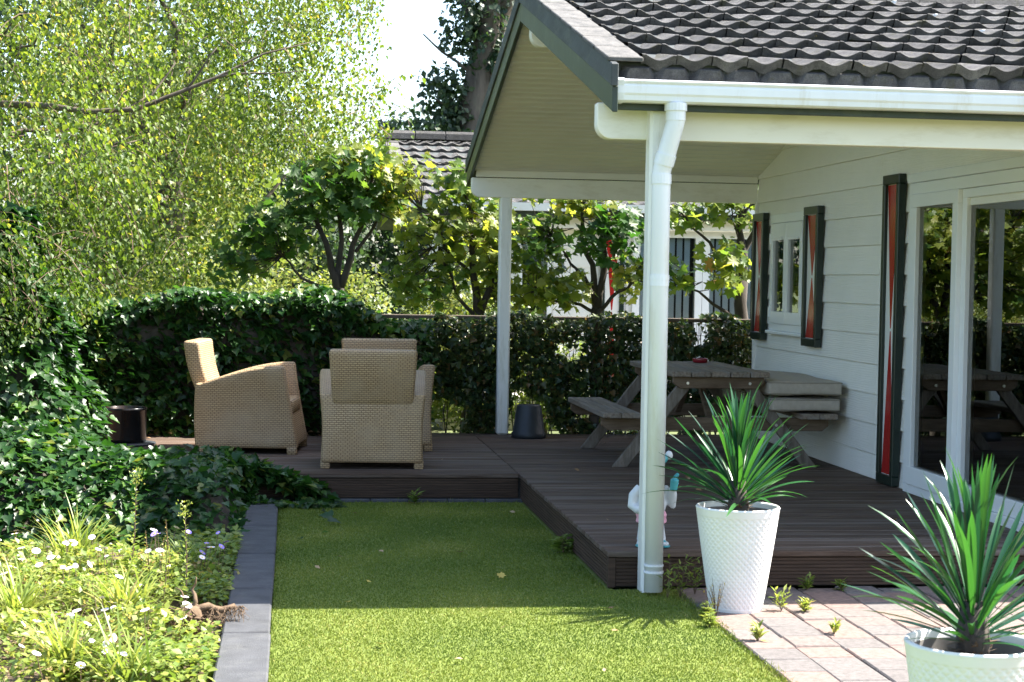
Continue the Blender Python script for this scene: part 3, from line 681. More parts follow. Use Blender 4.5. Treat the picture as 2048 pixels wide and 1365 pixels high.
ash = tag(empty('ashtray', (3.30, 13.74, .911)), 'small dark red bowl ashtray on the picnic table', 'ashtray')
obj('bowl', lathe([(0, .0), (.052, 0), (.060, .006), (.064, .03), (.061, .036), (.055, .034), (.050, .012), (0, .010)], 28), 'ash_red', ash, True)
obj('cigarette_end', tube([(-.03, .0, .036), (.0, .01, .048)], .006, 6), 'panel_white', ash)

# garden gnome behind the post
def gnome(loc):
    t = tag(empty('garden_gnome', loc, .12), 'white garden gnome with teal hat, pink shorts and teal sandals behind the post', 'figurine')
    def blob(name, items, mat, vox=.007):
        bm = bmesh.new()
        for it in items:
            if it[0] == 's':
                r = bmesh.ops.create_icosphere(bm, subdivisions=2, radius=1); _, c, s3 = it
                bmesh.ops.scale(bm, vec=s3, verts=r['verts']); bmesh.ops.translate(bm, vec=c, verts=r['verts'])
            else:
                v, f = tube(it[1], it[2], 10); vv = [bm.verts.new(p) for p in v]
                for q in f: bm.faces.new([vv[i] for i in q])
        me = bpy.data.meshes.new(name); bm.to_mesh(me); bm.free(); o = bpy.data.objects.new(name, me); COL.objects.link(o); o.parent = t; me.materials.append(MAT[mat])
        m = o.modifiers.new('r', 'REMESH'); m.mode = 'VOXEL'; m.voxel_size = vox*.75; m.use_smooth_shade = True
        m = o.modifiers.new('s', 'SMOOTH'); m.iterations = 6; return o
    items = [('s', (0, 0, .225), (.082, .07, .085)), ('s', (0, 0, .30), (.062, .055, .06)), ('s', (0, -.005, .355), (.055, .055, .055)),
             ('t', [(-.03, 0, .13), (-.05, 0, .03)], [.036, .028]), ('t', [(.03, 0, .13), (.055, 0, .03)], [.036, .028])]
    for s in (-1, 1):
        items.append(('t', [(s*.06, 0, .305), (s*.098, .005, .265), (s*.108, -.005, .215), (s*.085, -.04, .195), (s*.058, -.07, .205)] if s < 0 else [(s*.06, 0, .305), (s*.092, .0, .25), (s*.108, -.01, .215), (s*.104, -.03, .27), (s*.098, -.045, .312)], [.030, .028, .026, .024, .018]))
        for k in range(4):
            hx = (-.058-.0, -.07, .205) if s < 0 else (.098, -.045, .312)
            items.append(('t', [hx, (hx[0]+.02*(k-1.5)*.35+.012, hx[1]-.012, hx[2]+(.006*(k-1.5) if s < 0 else .02)), (hx[0]+.02*(k-1.5)*.4+.018, hx[1]-.022+.004*k, hx[2]+(.007*(k-1.5) if s < 0 else .034-.003*k))], [.009, .008, .006]))
        items.append(('s', (s*.055, -.03, .018), (.032, .055, .016)))
    blob('body', items, 'gnome_white')
    blob('beard', [('s', (0, -.045, .315), (.042, .03, .06)), ('s', (0, -.06, .28), (.025, .018, .04))], 'panel_white')
    blob('face', [('s', (0, -.052, .372), (.036, .018, .026)), ('s', (0, -.075, .365), (.012, .014, .012))], 'skin_paint', .004)
    for s in (-1, 1): obj('eye', [(p[0]*.006+s*.016, p[1]*.004-.070, p[2]*.006+.382) for p in lathe([(.0, -1), (.7, -.7), (1, 0), (.7, .7), (0, 1)], 8)[0]] and ([(p[0]*.006+s*.016, p[1]*.004-.070, p[2]*.006+.382) for p in lathe([(.0, -1), (.7, -.7), (1, 0), (.7, .7), (0, 1)], 8)[0]], lathe([(.0, -1), (.7, -.7), (1, 0), (.7, .7), (0, 1)], 8)[1]), 'pot_dark', t, True)
    blob('hat', [('t', [(0, 0, .385), (.012, 0, .42), (.045, 0, .452), (.078, 0, .465)], [.062, .050, .032, .020]), ('s', (0, 0, .388), (.064, .062, .018))], 'teal')
    blob('hat_bobble', [('s', (.090, 0, .474), (.022, .02, .026))], 'gnome_white')
    blob('shorts', [('s', (0, .002, .165), (.084, .072, .045)), ('t', [(-.03, 0, .16), (-.046, 0, .115)], [.045, .042]), ('t', [(.03, 0, .16), (.046, 0, .115)], [.045, .042])], 'gnome_pink')
    for s in (-1, 1):
        blob('sandal', [('s', (s*.055, -.03, .007), (.038, .064, .008)), ('t', [(s*.055-.03, -.03, .012), (s*.055, -.055, .034), (s*.055+.03, -.03, .012)], [.007, .008, .007])], 'teal', .005)
    blob('mug', [('t', [(.098, -.055, .295), (.104, -.058, .355)], [.020, .024]), ('t', [(.10, -.055, .36), (.125, -.06, .385)], [.012, .010])], 'teal')
gnome((1.865, 8.775, DZ))

# ------------------------------------------------------------------ white woven planters with yuccas
def pot_shape():
    nt_, nzz = 288, 150; H = .49; v = []; f = []
    def R(z): return .124+.076*(z/H)**.9
    for j in range(nzz+1):
        z = H*j/nzz
        for k in range(nt_):
            th = 2*math.pi*k/nt_; a = th*36+z*215; b = th*36-z*215
            sa, sb = abs(math.sin(a/2)), abs(math.sin(b/2)); q = min(sa, sb)**.45
            tilt = (((a/(2*math.pi)) % 1)-.5)*.5
            d = (.0042*(q-1)+.0026*tilt) if .02 < z < H-.03 else 0.
            v.append(((R(z)+d)*math.cos(th), (R(z)+d)*math.sin(th), z))
    rim = [(R(H)+.002, H+.004), (R(H)-.004, H+.012), (R(H)-.014, H+.010), (R(H)-.018, H), (R(H)-.022, H-.06)]
    for r, z in rim:
        for k in range(nt_): th = 2*math.pi*k/nt_; v.append((r*math.cos(th), r*math.sin(th), z))
    m = nzz+1+len(rim)
    for i in range(m-1):
        for k in range(nt_): f.append((i*nt_+k, i*nt_+(k+1) % nt_, (i+1)*nt_+(k+1) % nt_, (i+1)*nt_+k))
    return v, f
pshape = obj('pot_shape', pot_shape(), 'pot_white', None, True); COL.objects.unlink(pshape)
def planter(loc, label):
    t = tag(empty('planter_pot', loc), label, 'planter', 'white woven planters')
    inst('pot_wall', pshape.data, t)
    obj('inner_wall', lathe([(.178, .475), (.172, .40), (.165, .33)], 40), 'pot_inner', t, True)
    obj('soil_fill', lathe([(.17, .405), (.12, .41), (.06, .405), (0, .41)], 24), 'soil', t, True)
LEAFM = []
def yleaf(L, W, droop, lvv, tw):
    n = 9; v = []; f = []
    for i in range(n+1):
        s = i/n; wd = W*(.55+.75*math.sin(min(1, s*1.25)*math.pi/2))*(1-s**4.5)**.8*.8+.0006
        ang = droop*s**1.7; y = 0; zz_ = 0
        v += [(-wd/2, 0, 0), (0, 0, -wd*.22), (wd/2, 0, 0)]
    py = pz_ = 0.; out = []
    for i in range(n+1):
        s = i/n; ang = droop*s**1.6-.06; 
        if i: py += math.cos(ang)*L/n; pz_ -= math.sin(ang)*L/n
        ca, sa = math.cos(tw*s), math.sin(tw*s)
        for j in range(3):
            x, _, z = v[i*3+j]; out.append((x*ca-z*sa, py+z*math.sin(ang)*.0, pz_+x*sa+z*ca))
    for i in range(n):
        for j in range(2): f.append((i*3+j, i*3+j+1, i*3+j+4, i*3+j+3))
    o = obj('leaf_shape', (out, f), 'yucca_leaf', None, True); a = o.data.attributes.new('lv', 'FLOAT', 'POINT'); a.data.foreach_set('value', np.full(len(out), lvv, dtype=np.float32)); COL.objects.unlink(o); return o.data
for i in range(16): LEAFM.append(yleaf(random.uniform(.90, 1.06), random.uniform(.036, .050), [.12, .28, .45, .7][i % 4]*random.uniform(.8, 1.2), random.random(), random.uniform(-.5, .5)))
def yucca(loc, label, seed, n=104, sc=1.):
    R_ = random.Random(seed); t = tag(empty('yucca_plant', loc), label, 'plant', 'yuccas in the white planters')
    st = G(); st.tube([(0, 0, -.02), (.003, 0, .08), (0, .004, .2)], [.045, .052, .036], 12)
    obj('stem', st.vf(), 'bark_dark', t, True)
    fr = G()
    for k in range(70):
        a = R_.random()*6.28; z = R_.uniform(.02, .085); r = .046; e = R_.uniform(-.2, .9)
        p = Vector((r*math.cos(a), r*math.sin(a), z)); d = Vector((math.cos(a)*math.cos(e), math.sin(a)*math.cos(e), math.sin(e)))
        b = Vector((-math.sin(a), math.cos(a), 0)); L = R_.uniform(.02, .05)
        fr.add([p-b*.010, p+b*.010, p+d*L*.6+b*.006, p+d*L, p+d*L*.6-b*.006], [(0, 1, 2, 3, 4)])
    obj('leaf_bases', fr.vf(), 'dry_root', t)
    for k in range(n):
        q = k/n; z = .075+.135*q; a = k*2.39996+R_.uniform(-.3, .3)
        e = rad(15+R_.uniform(-9, 12)+75*q**1.1+(10*R_.random() if q > .5 else 0)); e = max(rad(10), min(e, rad(89)))
        L = (.43+.04*math.sin(q*3.1))*R_.uniform(.82, 1.1)*sc*(1.02 if q > .5 else .98)
        if q < .06: L *= .75
        o = inst('leaf', LEAFM[R_.randrange(16)], t, (.030*(1-q*.7)*math.cos(a), .030*(1-q*.7)*math.sin(a), z))
        # leaf mesh runs along +y: pitch up by e, then turn to azimuth a
        o.rotation_euler = (Matrix.Rotation(a-math.pi/2, 3, 'Z') @ Matrix.Rotation(e, 3, 'X') @ Matrix.Rotation(R_.uniform(-.5, .5), 3, 'Y')).to_euler(); o.scale = (.54, L, L)
    return t
planter((2.128, 8.03, .0), 'white woven planter standing at the patio corner by the porch post')
yucca((2.128, 8.03, .42), 'spiky green yucca in the planter beside the porch post', 3)
planter((2.045, 4.95, .0), 'white woven planter cut off by the lower right picture edge')
yucca((2.045, 4.95, .42), 'spiky green yucca closest to the camera at the lower right', 9, 100)

# ================================================================== NEIGHBOURING HOUSE
nb = tag(empty('neighbour_house', (0, 0, 0)), 'white neighbouring house with tiled roof seen behind the maples', 'house')
NY0, NYR, NX0, NX1 = 19.62, 23.0, 1.20, 11.
NS = (3.42-2.47)/(NYR-NY0); nal = math.atan(NS)
def nzr(y): return 3.40-NS*abs(y-NYR)
def nslab(y0, y1, t0, t1, x0, x1):
    v = [(x, y, nzr(y)+t) for x in (x0, x1) for y, t in ((y0, t0), (y1, t0), (y1, t1), (y0, t1))]
    return v, [(0, 1, 2, 3), (4, 7, 6, 5), (0, 4, 5, 1), (1, 5, 6, 2), (2, 6, 7, 3), (3, 7, 4, 0)]
ng = G().add(*nslab(NY0+.1, NYR, -.20, -.03, NX0+.05, NX1)); ng.add(*nslab(NYR, 26.3, -.20, -.03, NX0+.05, NX1))
nroof = fixn(obj('roof', ng.vf(), 'dark_verge', nb))
for r in range(10):
    yy = NY0+r*TE*math.cos(nal)
    if yy > NYR-.15: break
    for c in range(7): inst('roof_tile', tm.data, nroof, (NX0+.24+c*TW, yy, nzr(yy)-.01+random.uniform(-.003, .003)), (nal, random.uniform(-.01, .01), 0))
    vb = [(x, a, nzr(a)+t) for x in (NX0-.02, NX0+.15) for a, t in ((yy-.02, -.02), (yy+.36, -.02), (yy+.36, .01), (yy-.02, .02))]
    fixn(obj('verge_tile', (vb, [(0, 1, 2, 3), (4, 7, 6, 5), (0, 4, 5, 1), (1, 5, 6, 2), (2, 6, 7, 3), (3, 7, 4, 0)]), 'verge_slab', nroof))
tv, tf = tile_mesh(TW, TE+.07, n=6); tg = G()
for r in range(9):
    yy = NY0+r*TE*math.cos(nal)
    for c in range(7, 52): tg.add([(a+NX0+.24+c*TW, yy+b*math.cos(nal), nzr(yy)-.01+d+b*math.sin(nal)) for a, b, d in tv], tf)
obj('tiles', tg.vf(), 'roof_tile', nroof, True)['kind'] = 'stuff'
for i in range(6):
    x0 = NX0-.02+i*.405
    pr = [(-.11, 3.39), (-.10, 3.47), (-.05, 3.505), (.05, 3.505), (.10, 3.47), (.11, 3.39)]
    fixn(obj('ridge_cap', extrude([(NYR+a, b+random.uniform(-.003, .003)) for a, b in pr], 'x', x0, x0+.398), 'roof_tile', nroof), .006, 1)
barge2 = [(x, yy, nzr(yy)+t) for x in (NX0-.01, NX0+.03) for yy, t in ((NY0, -.24), (NYR, -.24), (NYR, -.02), (NY0, -.02))]
fixn(obj('verge_board', (barge2, [(0, 1, 2, 3), (4, 7, 6, 5), (0, 4, 5, 1), (1, 5, 6, 2), (2, 6, 7, 3), (3, 7, 4, 0)]), 'green_trim', nroof))
fixn(obj('gutter', extrude([(NY0-.06, 2.44), (NY0-.04, 2.35), (NY0+.05, 2.35), (NY0+.06, 2.44)], 'x', NX0+.05, NX1), 'pvc_white', nb))
obj('fascia', cbox(NX0+.04, NX1, NY0+.065, NY0+.09, 2.30, 2.44), 'green_trim', nb)
obj('eave_beam', cbox(NX0+.1, NX1, NY0+.30, NY0+.40, 2.16, 2.34, .01), 'cream_paint', nb)
obj('post', cbox(NX0+.35, NX0+.46, NY0+.30, NY0+.41, 0, 2.16, .01), 'white_paint', nb)
NW = 20.15
nwall = obj('wall', G().box(3.02, 3.95, NW, NW+.12, 0, 2.3).box(3.95, 5.75, NW, NW+.12, 2.18, 2.3).box(5.75, NX1, NW, NW+.12, 0, 2.3).box(2.5, 2.62, NW, 26, 0, 2.4).box(2.62, 3.02, NW, NW+.12, 2.15, 2.3).vf(), 'siding', nb)
for k in range(11):
    z0 = .02+k*.2125
    for x0, x1 in ((3.05, 3.58), (3.92, 3.99)): fixn(obj('siding_board', ([(x0, NW-.022, z0), (x1, NW-.022, z0), (x1, NW-.006, z0+.212), (x0, NW-.006, z0+.212), (x0, NW, z0), (x1, NW, z0), (x1, NW, z0+.212), (x0, NW, z0+.212)], [(0, 1, 2, 3), (0, 4, 5, 1), (3, 2, 6, 7), (0, 3, 7, 4), (1, 5, 6, 2)]), 'siding', nwall))
on = lambda p, d, z: (p, NW-.025-d, z)
shutter(nb, on, 0, 3.60, 3.885, .25, 2.16, .055, .05)
def nframe(name, x0, x1, z0, z1, t, y0=NW-.05, y1=NW+.05):
    return obj(name, G().box(x0, x1, y0, y1, z0, z0+t).box(x0, x1, y0, y1, z1-t, z1).box(x0, x0+t, y0, y1, z0+t, z1-t).box(x1-t, x1, y0, y1, z0+t, z1-t).vf(), 'frame_white', nb)
for x0, x1 in ((3.99, 4.83), (4.835, 5.70)):
    f_ = nframe('glass_door', x0, x1, .2, 2.17, .085)
    obj('pane', cbox(x0+.085, x1-.085, NW-.012, NW-.004, .285, 2.085), 'glass_clear', f_)
    xs = x0+.09
    while xs < x1-.12:
        obj('blind_slat', ([(xs, NW+.06, .3), (xs+.062, NW+.035, .3), (xs+.062, NW+.035, 2.09), (xs, NW+.06, 2.09)], [(0, 1, 2, 3)]), 'blind', f_); xs += .092
f_ = nframe('window', 2.62, 3.02, .6, 2.15, .05); obj('pane', cbox(2.67, 2.97, NW-.01, NW-.004, .65, 2.10), 'glass', f_)
obj('house_body', G().box(2.7, NX1, NW+1.6, NW+1.7, 0, 2.4).box(NX1-.1, NX1, NW, 26, 0, 2.6).vf(), 'dark_inside', nb)
tag(obj('terrace', cbox(1.6, 9, 18.3, NW-.02, gz, .30, .01), 'terrace'), kind='structure')

# ================================================================== FENCE, HEDGES
FY = 15.36
fence = tag(empty('wire_fence', (1.2, FY, 0)), 'wooden-railed wire mesh fence behind the deck, woven through the hedge', 'fence')
for x in (-2.2, -.55, 1.08, 2.72, 4.2): obj('post', cbox(x-1.2-.04, x-1.2+.04, -.04, .04, gz, 1.20, .006), 'fence_wood', fence)
obj('rail', cbox(-3.4, 3.05, -.035, .035, 1.2, 1.235, .005), 'fence_wood', fence)
wg = G()
for k in range(42): x = -1.8+k*.108; wg.tube([(x, -.045, 0.06), (x, -.045, 1.19)], .0022, 4, False)
for k in range(12): z = .08+k*.1; wg.tube([(-3.4, -.045, z), (3.0, -.045, z)], .0022, 4, False)
obj('wire_mesh', wg.vf(), 'wire', fence)['kind'] = 'stuff'

def shell_leaves(n, surf, size, out, tipdown=.7, jit=.5, lvbase=.45, lvamp=.3, nsc=2.3):
    """leaves on a leafy surface: surf(i) -> point, outward normal"""
    P, Nn, T, S, L = [], [], [], [], []
    while len(P) < n:
        r = surf()
        if r is None: continue
        p, q = r; P.append(p); Nn.append(q)
    P = np.array(P); Nn = unit(np.array(Nn)); k = len(P)
    O_ = Nn*np.array([1, 1, 0.]); Nn = unit(Nn+rdir(k)*jit+np.array([0, 0, .25])); T = unit(np.array([0, 0, -1.])*tipdown*.6+O_*.8+rdir(k)*.6)
    S = RNG.uniform(size*.6, size*1.25, k); L = lvbase+lvamp*RNG.normal(size=k)+.25*np.array([nz(p, nsc) for p in P])
    return P, Nn, T, S, L
# ivy hedge on the fence, left of the porch
ih = tag(empty('ivy_hedge', (-.6, 15.1, 0)), 'dense ivy hedge behind the wicker armchairs, sunlit along its top', 'hedge')
def top_l(x): return 1.37+.025*math.sin(x*2.1+1)+.04*math.sin(x*5.3)-.20*cl((x-.25)/.6)-.10*cl((-x-1.2)/1)
xs = np.linspace(-3.0, 1.12, 26)
def hedge_core(x, y): return
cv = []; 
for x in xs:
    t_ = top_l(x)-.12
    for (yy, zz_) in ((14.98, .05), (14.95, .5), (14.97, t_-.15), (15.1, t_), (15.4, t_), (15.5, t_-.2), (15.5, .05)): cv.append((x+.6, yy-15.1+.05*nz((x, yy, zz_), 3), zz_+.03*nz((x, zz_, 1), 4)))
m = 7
obj('dark_core', (cv, [(i*m+j, i*m+j+1, (i+1)*m+j+1, (i+1)*m+j) for i in range(len(xs)-1) for j in range(m-1)]), 'bark_dark', ih)  # solid dark core added behind the leaves so nothing shows through
def s_ivy():
    x = random.uniform(-3.0, 1.2); t_ = top_l(x); z = random.uniform(.0, t_+.05)
    bul = .12*nz((x*1.0, 3, z), 2.0)+.05*nz((x, 7, z), 6)
    if random.random() < .22: return (x, random.uniform(14.8, 15.5), t_+.05*nz((x, z, 5), 5)+random.uniform(-.1, .05)), (0, -.3, 1)
    thin = cl((.45-z)/.45)
    if random.random() < .45*thin+.55*cl((x-.95)/.2): return None
    return (x, 14.66+.20*z-1.5*bul+random.uniform(0, .16)+.1*thin, z), (.45, -.45, .8)
P, Nn, T, S, L = shell_leaves(11500, s_ivy, .078, 0); leaves('leaves', IVY, P-np.array([-.6, 15.1, 0]), Nn, T, S, L, 'ivy_leaf', ih)
# thin leafy hedge growing through the wire, right of the far post
rh = tag(empty('beech_hedge', (2.7, FY, 0)), 'thin see-through hedge growing through the wire fence behind the picnic table', 'hedge')
def s_rh():
    x = random.uniform(1.02, 4.22); z = random.uniform(.02, 1.25+.04*math.sin(x*7))
    d = nz((x, 2, z), 2.6)+.35*nz((x, 5, z), 7)
    thr = -.05 if z < .5 else (-.36 if x < 2.3 else -.55)
    if z > 1.08: thr = -.5
    if 1.0 < x < 1.25: thr = .1
    if d < thr: return None
    return (x, FY+random.uniform(-.16, .16), z), (random.uniform(-.4, .4), -1, .5)
P, Nn, T, S, L = shell_leaves(12500, s_rh, .062, 0, .5, .9); leaves('leaves', IVY, P-np.array([2.7, FY, 0]), Nn, T, S, L, 'hedge_leaf', rh)
sg = G()
for k in range(60):
    x = random.uniform(-1.6, 1.45); pts = [(x, 0, -.05)]; 
    for j in range(6): pts.append((pts[-1][0]+random.uniform(-.07, .07), random.uniform(-.06, .06), pts[-1][2]+.21))
    sg.tube(pts, [.008, .007, .006, .005, .004, .003, .002], 4, False)
obj('stems', sg.vf(), 'bark_dark', rh)

# ivy mound in the bed and the ivy-covered shrub at the picture's left
im = tag(empty('ivy_mound', (-.9, 11.3, 0)), 'mound of trailing ivy spilling beside the kerb in front of the deck', 'ivy')
def mound_h(x, y):
    a = cl((y-10.35)/.75); b = cl((.28-x)/.75)**.7; h = .37+.04*math.sin(x*3)+.03*math.sin(y*5+x*4)
    if x < -1.1: h += .16*cl((-1.25-x)/.5)
    if x > -.40 and y < 11.85: b *= cl((-.30-x)/.10+cl((y-11.62)/.2))
    return h*math.sin(a*math.pi/2)*b*(1-.12*cl((y-11.7)/.5))
nx_, ny_ = 34, 20; cv = []
for j in range(ny_+1):
    for i in range(nx_+1):
        x = -3.0+3.3*i/nx_; y = 10.25+1.95*j/ny_; cv.append((x+.9, y-11.3, max(-.08, mound_h(x, y)-.10-.14*cl((x+.6)/.4))))
obj('stems', (cv, [(j*(nx_+1)+i, j*(nx_+1)+i+1, (j+1)*(nx_+1)+i+1, (j+1)*(nx_+1)+i) for j in range(ny_) for i in range(nx_)]), 'bark_dark', im)  # closed dark core sheet added under the ivy leaves, not single stems
def s_mound():
    x = random.uniform(-3., .34); y = random.uniform(10.2, 12.15); h = mound_h(x, y)
    if x > -.5 and random.random() < .5: y = random.uniform(11.6, 12.12); h = mound_h(x, y)
    if x > -.28 and y < 11.62: 
        if random.random() < .97: return None
    e = .03; gx = (mound_h(x+e, y)-h)/e; gy = (mound_h(x, y+e)-h)/e
    if x > .15 and random.random() < .35: return None
    return (x, y, h+random.uniform(-.09, .035)+.03*nz((x, y, 1), 4)), (-gx, -gy-.35, 1)
P, Nn, T, S, L = shell_leaves(8200, s_mound, .080, 0, .35, .55, .42, .28); T[:, 1] -= .5; leaves('leaves', IVY, P-np.array([-.9, 11.3, 0]), Nn, T, S, L, 'ivy_leaf', im)
iv = tag(empty('ivy_shrub', (-2.1, 12.35, 0)), 'tall dark ivy-covered shrub at the left picture edge', 'shrub')
def shr(z): return .68+.10*math.sin(z*3.1+.5)-.40*cl((z-1.35)/.7)+.10*cl((.5-z)/.5)
def s_shrub():
    z = random.uniform(.05, 2.0); a = random.uniform(0, 6.283); r = shr(z)-.05*cl((z-.9)/.6)+.22*nz((a*.8, z*1.2, 3.3), 1.7)*(1+.16*nz((math.cos(a)*.7, math.sin(a)*.7, z), 2.4))
    p = (-2.12+r*math.cos(a), 12.35+r*math.sin(a), z); k = random.uniform(.86, 1.03)
    return (-2.12+r*k*math.cos(a), 12.35+r*k*math.sin(a), z), (math.cos(a)+.3, math.sin(a), .8)
P, Nn, T, S, L = shell_leaves(7500, s_shrub, .085, 0, .7, .5, .38, .25); leaves('leaves', IVY, P-np.array([-2.1, 12.35, 0]), Nn, T, S, L, 'ivy_leaf', iv)
obj('dark_core', [(p[0], p[1], p[2]) for p in lathe([(.58, .0), (.54, .6), (.40, 1.0), (.20, 1.3), (0, 1.4)], 16)[0]] and lathe([(.58, .0), (.54, .6), (.40, 1.0), (.20, 1.3), (0, 1.4)], 16), 'bark_dark', iv)  # dark lathed core added inside the shrub to fill gaps between leaves

# ================================================================== TREES
def limb(g_, a, b, r0, r1, n=7, wob=.06, seed=0, sides=7):
    a, b = Vector(a), Vector(b); pts = []
    for i in range(n+1):
        t_ = i/n; p = a.lerp(b, t_); w2 = wob*math.sin(t_*math.pi)
        pts.append(p+Vector((noise.noise(Vector((t_*2+seed, 1, 0)))*w2*2, noise.noise(Vector((t_*2+seed, 5, 0)))*w2*2, noise.noise(Vector((t_*2+seed, 9, 0)))*w2)))
    g_.tube(pts, [r0+(r1-r0)*i/n for i in range(n+1)], sides); return pts
# weeping birch
bt = tag(empty('birch_tree', (-3.6, 16.2, 0)), 'weeping birch with bright backlit leaves filling the upper left', 'tree')
B0 = Vector((-3.6, 16.2, 0)); tr = G(); L0 = lambda p: Vector(p)-B0
limb(tr, (0, 0, -.1), (.25, -.2, 3.0), .16, .12, 8, .1, 1, 10); limb(tr, (.25, -.2, 3.0), (.5, 0, 7.5), .12, .03, 8, .2, 2, 8)
br = [(-3.40, 16.0, 2.6), (-2.6, 14.8, 2.95), (-1.93, 14.05, 2.87), (-1.62, 14.0, 2.83), (-1.25, 14.0, 2.86), (-.92, 14.0, 3.0), (-.62, 14.0, 3.13), (-.25, 14.0, 3.33), (.15, 14.05, 3.45)]
tr.tube([L0(p) for p in br], [.04, .032, .025, .022, .019, .016, .013, .008, .004], 8)
limb(tr, L0((-1.2, 14, 2.87)), L0((-.95, 14.1, 3.25)), .013, .005, 4, .03, 3, 5); limb(tr, L0((-.85, 14, 3.03)), L0((-.62, 13.95, 3.36)), .012, .004, 4, .03, 4, 5); limb(tr, L0((-.62, 14, 3.13)), L0((.1, 13.9, 3.2)), .011, .003, 5, .05, 5, 5)
ends = []
for k in range(22):
    z0 = 1.6+k*.26; a = random.uniform(-1.3, .9); ln = random.uniform(2.0, 4.2)*(1-.04*k)
    e = Vector((.3+ln*math.cos(a), ln*math.sin(a)*.8-.5, z0+random.uniform(.2, 1.1)))
    if z0 < 3: e.x = min(e.x, 2.2); pts = limb(tr, (.2+.02*k, -.1, z0), e, .035, .006, 7, .25, k*3.3, 5); ends += pts[2:]
obj('trunk', tr.vf(), 'bark', bt, True)
# hanging strands of leaves; the crown's outline thins to the right and below
def inside(x, y, z):
    xr = .95-.10*max(0, z-3.3)+.12*nz((z, y, 2), 1.6)
    zb = 1.45+1.30*cl((x+1.0)/.75)-.55*cl((-x-1.35)/.8)+.15*nz((x, y, 4), 2)
    return x < xr and z > zb
P, Nn, T, S, L = [], [], [], [], []; tw = G(); ns = 0
while ns < 6600:
    x = random.uniform(-4.6, 1.0); yv = random.choice((13.6, 14.2, 15.0, 16.0, 17.2))+random.uniform(-.45, .45); z = random.uniform(.9, 5.6 if yv > 15 else 4.7)
    if random.random() < .15: x = random.uniform(-2.8, -1.25); yv = random.uniform(11.4, 13.3); z = random.uniform(1.1, 2.6)
    if x > -1.1 and yv > 13.4: yv = random.uniform(15.9, 18.2)
    if not inside(x, yv, z): continue
    den = nz((x, yv, z), 1.15)+.4*nz((x, yv, z), 3)
    if den < (.0 if yv < 16.4 else -.12): continue
    ns += 1; ln = random.uniform(.25, .75); k = int(ln*28); sway = Vector((random.uniform(-.9, 1.1), random.uniform(-.8, .6), random.uniform(-.9, .35))); sway.normalize()
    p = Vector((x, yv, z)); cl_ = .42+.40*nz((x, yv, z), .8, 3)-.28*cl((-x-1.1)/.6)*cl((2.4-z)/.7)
    pts = [p]
    for j in range(k):
        p = p+sway*(ln/k); sway = (sway+Vector((0, 0, -.11))+Vector((random.gauss(0, .05), random.gauss(0, .05), 0))).normalized()
        if not inside(p.x, p.y, p.z+.1): break
        pts.append(p); a = random.uniform(0, 6.28)
        P.append((p.x+.02*math.cos(a), p.y+.02*math.sin(a), p.z)); Nn.append((math.cos(a)+random.gauss(0, .5), math.sin(a)+random.gauss(0, .5), .5+random.gauss(0, .4))); T.append((.55*math.cos(a), .55*math.sin(a), -.75+random.gauss(0, .35))); S.append(random.uniform(.022, .056)); L.append(cl_+random.gauss(0, .2)+(.5 if random.random() < .03 else 0))
    if ns % 3 == 0 and len(pts) > 3: tw.tube([q-B0 for q in pts[::4]], .0020+.002*(ns % 5 == 0), 3, False)
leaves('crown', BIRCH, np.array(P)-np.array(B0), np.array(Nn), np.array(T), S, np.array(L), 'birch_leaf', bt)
obj('twigs', tw.vf(), 'twig', bt)

# maples behind the fence
def maple(base, stems, blobs, label, seed, leaf=.13, lvb=.4):
    t = tag(empty('maple_tree', base), label, 'tree', 'maples behind the fence'); R_ = random.Random(seed); g_ = G(); tips = []; b0 = Vector(base)
    for (a, b, r0, r1) in stems:
        pts = limb(g_, Vector(a)-b0, Vector(b)-b0, r0, r1, 7, .10, seed+r0*100, 7); tips += pts[2:]
    P, Nn, T, S, L = [], [], [], [], []
    for (c, s3, n, lv_) in blobs:
        for k in range(n):
            d = Vector((R_.gauss(0, 1), R_.gauss(0, 1), R_.gauss(0, 1))).normalized()*(R_.random()**.45)
            p = Vector((c[0]+d.x*s3[0], c[1]+d.y*s3[1], c[2]+d.z*s3[2]))-b0
            P.append(p); a = R_.uniform(0, 6.28); Nn.append((R_.gauss(0, .6)+.25, R_.gauss(0, .6)-.6, .8)); T.append((math.cos(a), math.sin(a)-.25, -.45+R_.gauss(0, .35))); S.append(leaf*R_.uniform(.45, 1.1)); L.append(lv_+R_.gauss(0, .13))
            if k % 6 == 0:
                q = min(tips, key=lambda v_: (v_-p).length); m_ = (q+p)/2+Vector((R_.gauss(0, .05), R_.gauss(0, .05), R_.gauss(0, .04))); g_.tube([q, m_, p], [.007, .005, .0025], 4, False)
    obj('trunk', g_.vf(), 'bark_dark', t, True)
    leaves('crown', MAPLE, np.array([tuple(p) for p in P]), np.array(Nn), np.array(T), S, np.array(L), 'maple_leaf', t)
maple((.50, 16.9, 0), [((.50, 16.9, -.05), (.45, 16.9, 1.45), .06, .05), ((.45, 16.9, 1.40), (.15, 16.85, 2.3), .045, .015), ((.45, 16.9, 1.45), (.42, 16.9, 2.5), .035, .012), ((.46, 16.9, 1.45), (.72, 16.9, 2.4), .04, .012), ((.6, 16.9, 1.8), (.98, 16.85, 2.35), .02, .008), ((.44, 16.9, 1.3), (-.1, 16.8, 1.75), .022, .008)],
      [((.47, 16.8, 2.42), (.62, .5, .36), 480, .22), ((.62, 17.0, 2.66), (.5, .45, .22), 260, .62), ((-.15, 16.7, 2.05), (.36, .4, .34), 200, .18), ((1.02, 16.9, 2.35), (.25, .3, .3), 90, .68), ((-.55, 16.8, 1.75), (.32, .4, .34), 130, .3)],
      'maple with a rounded dark green crown on several stems, left of the porch', 21, .115)
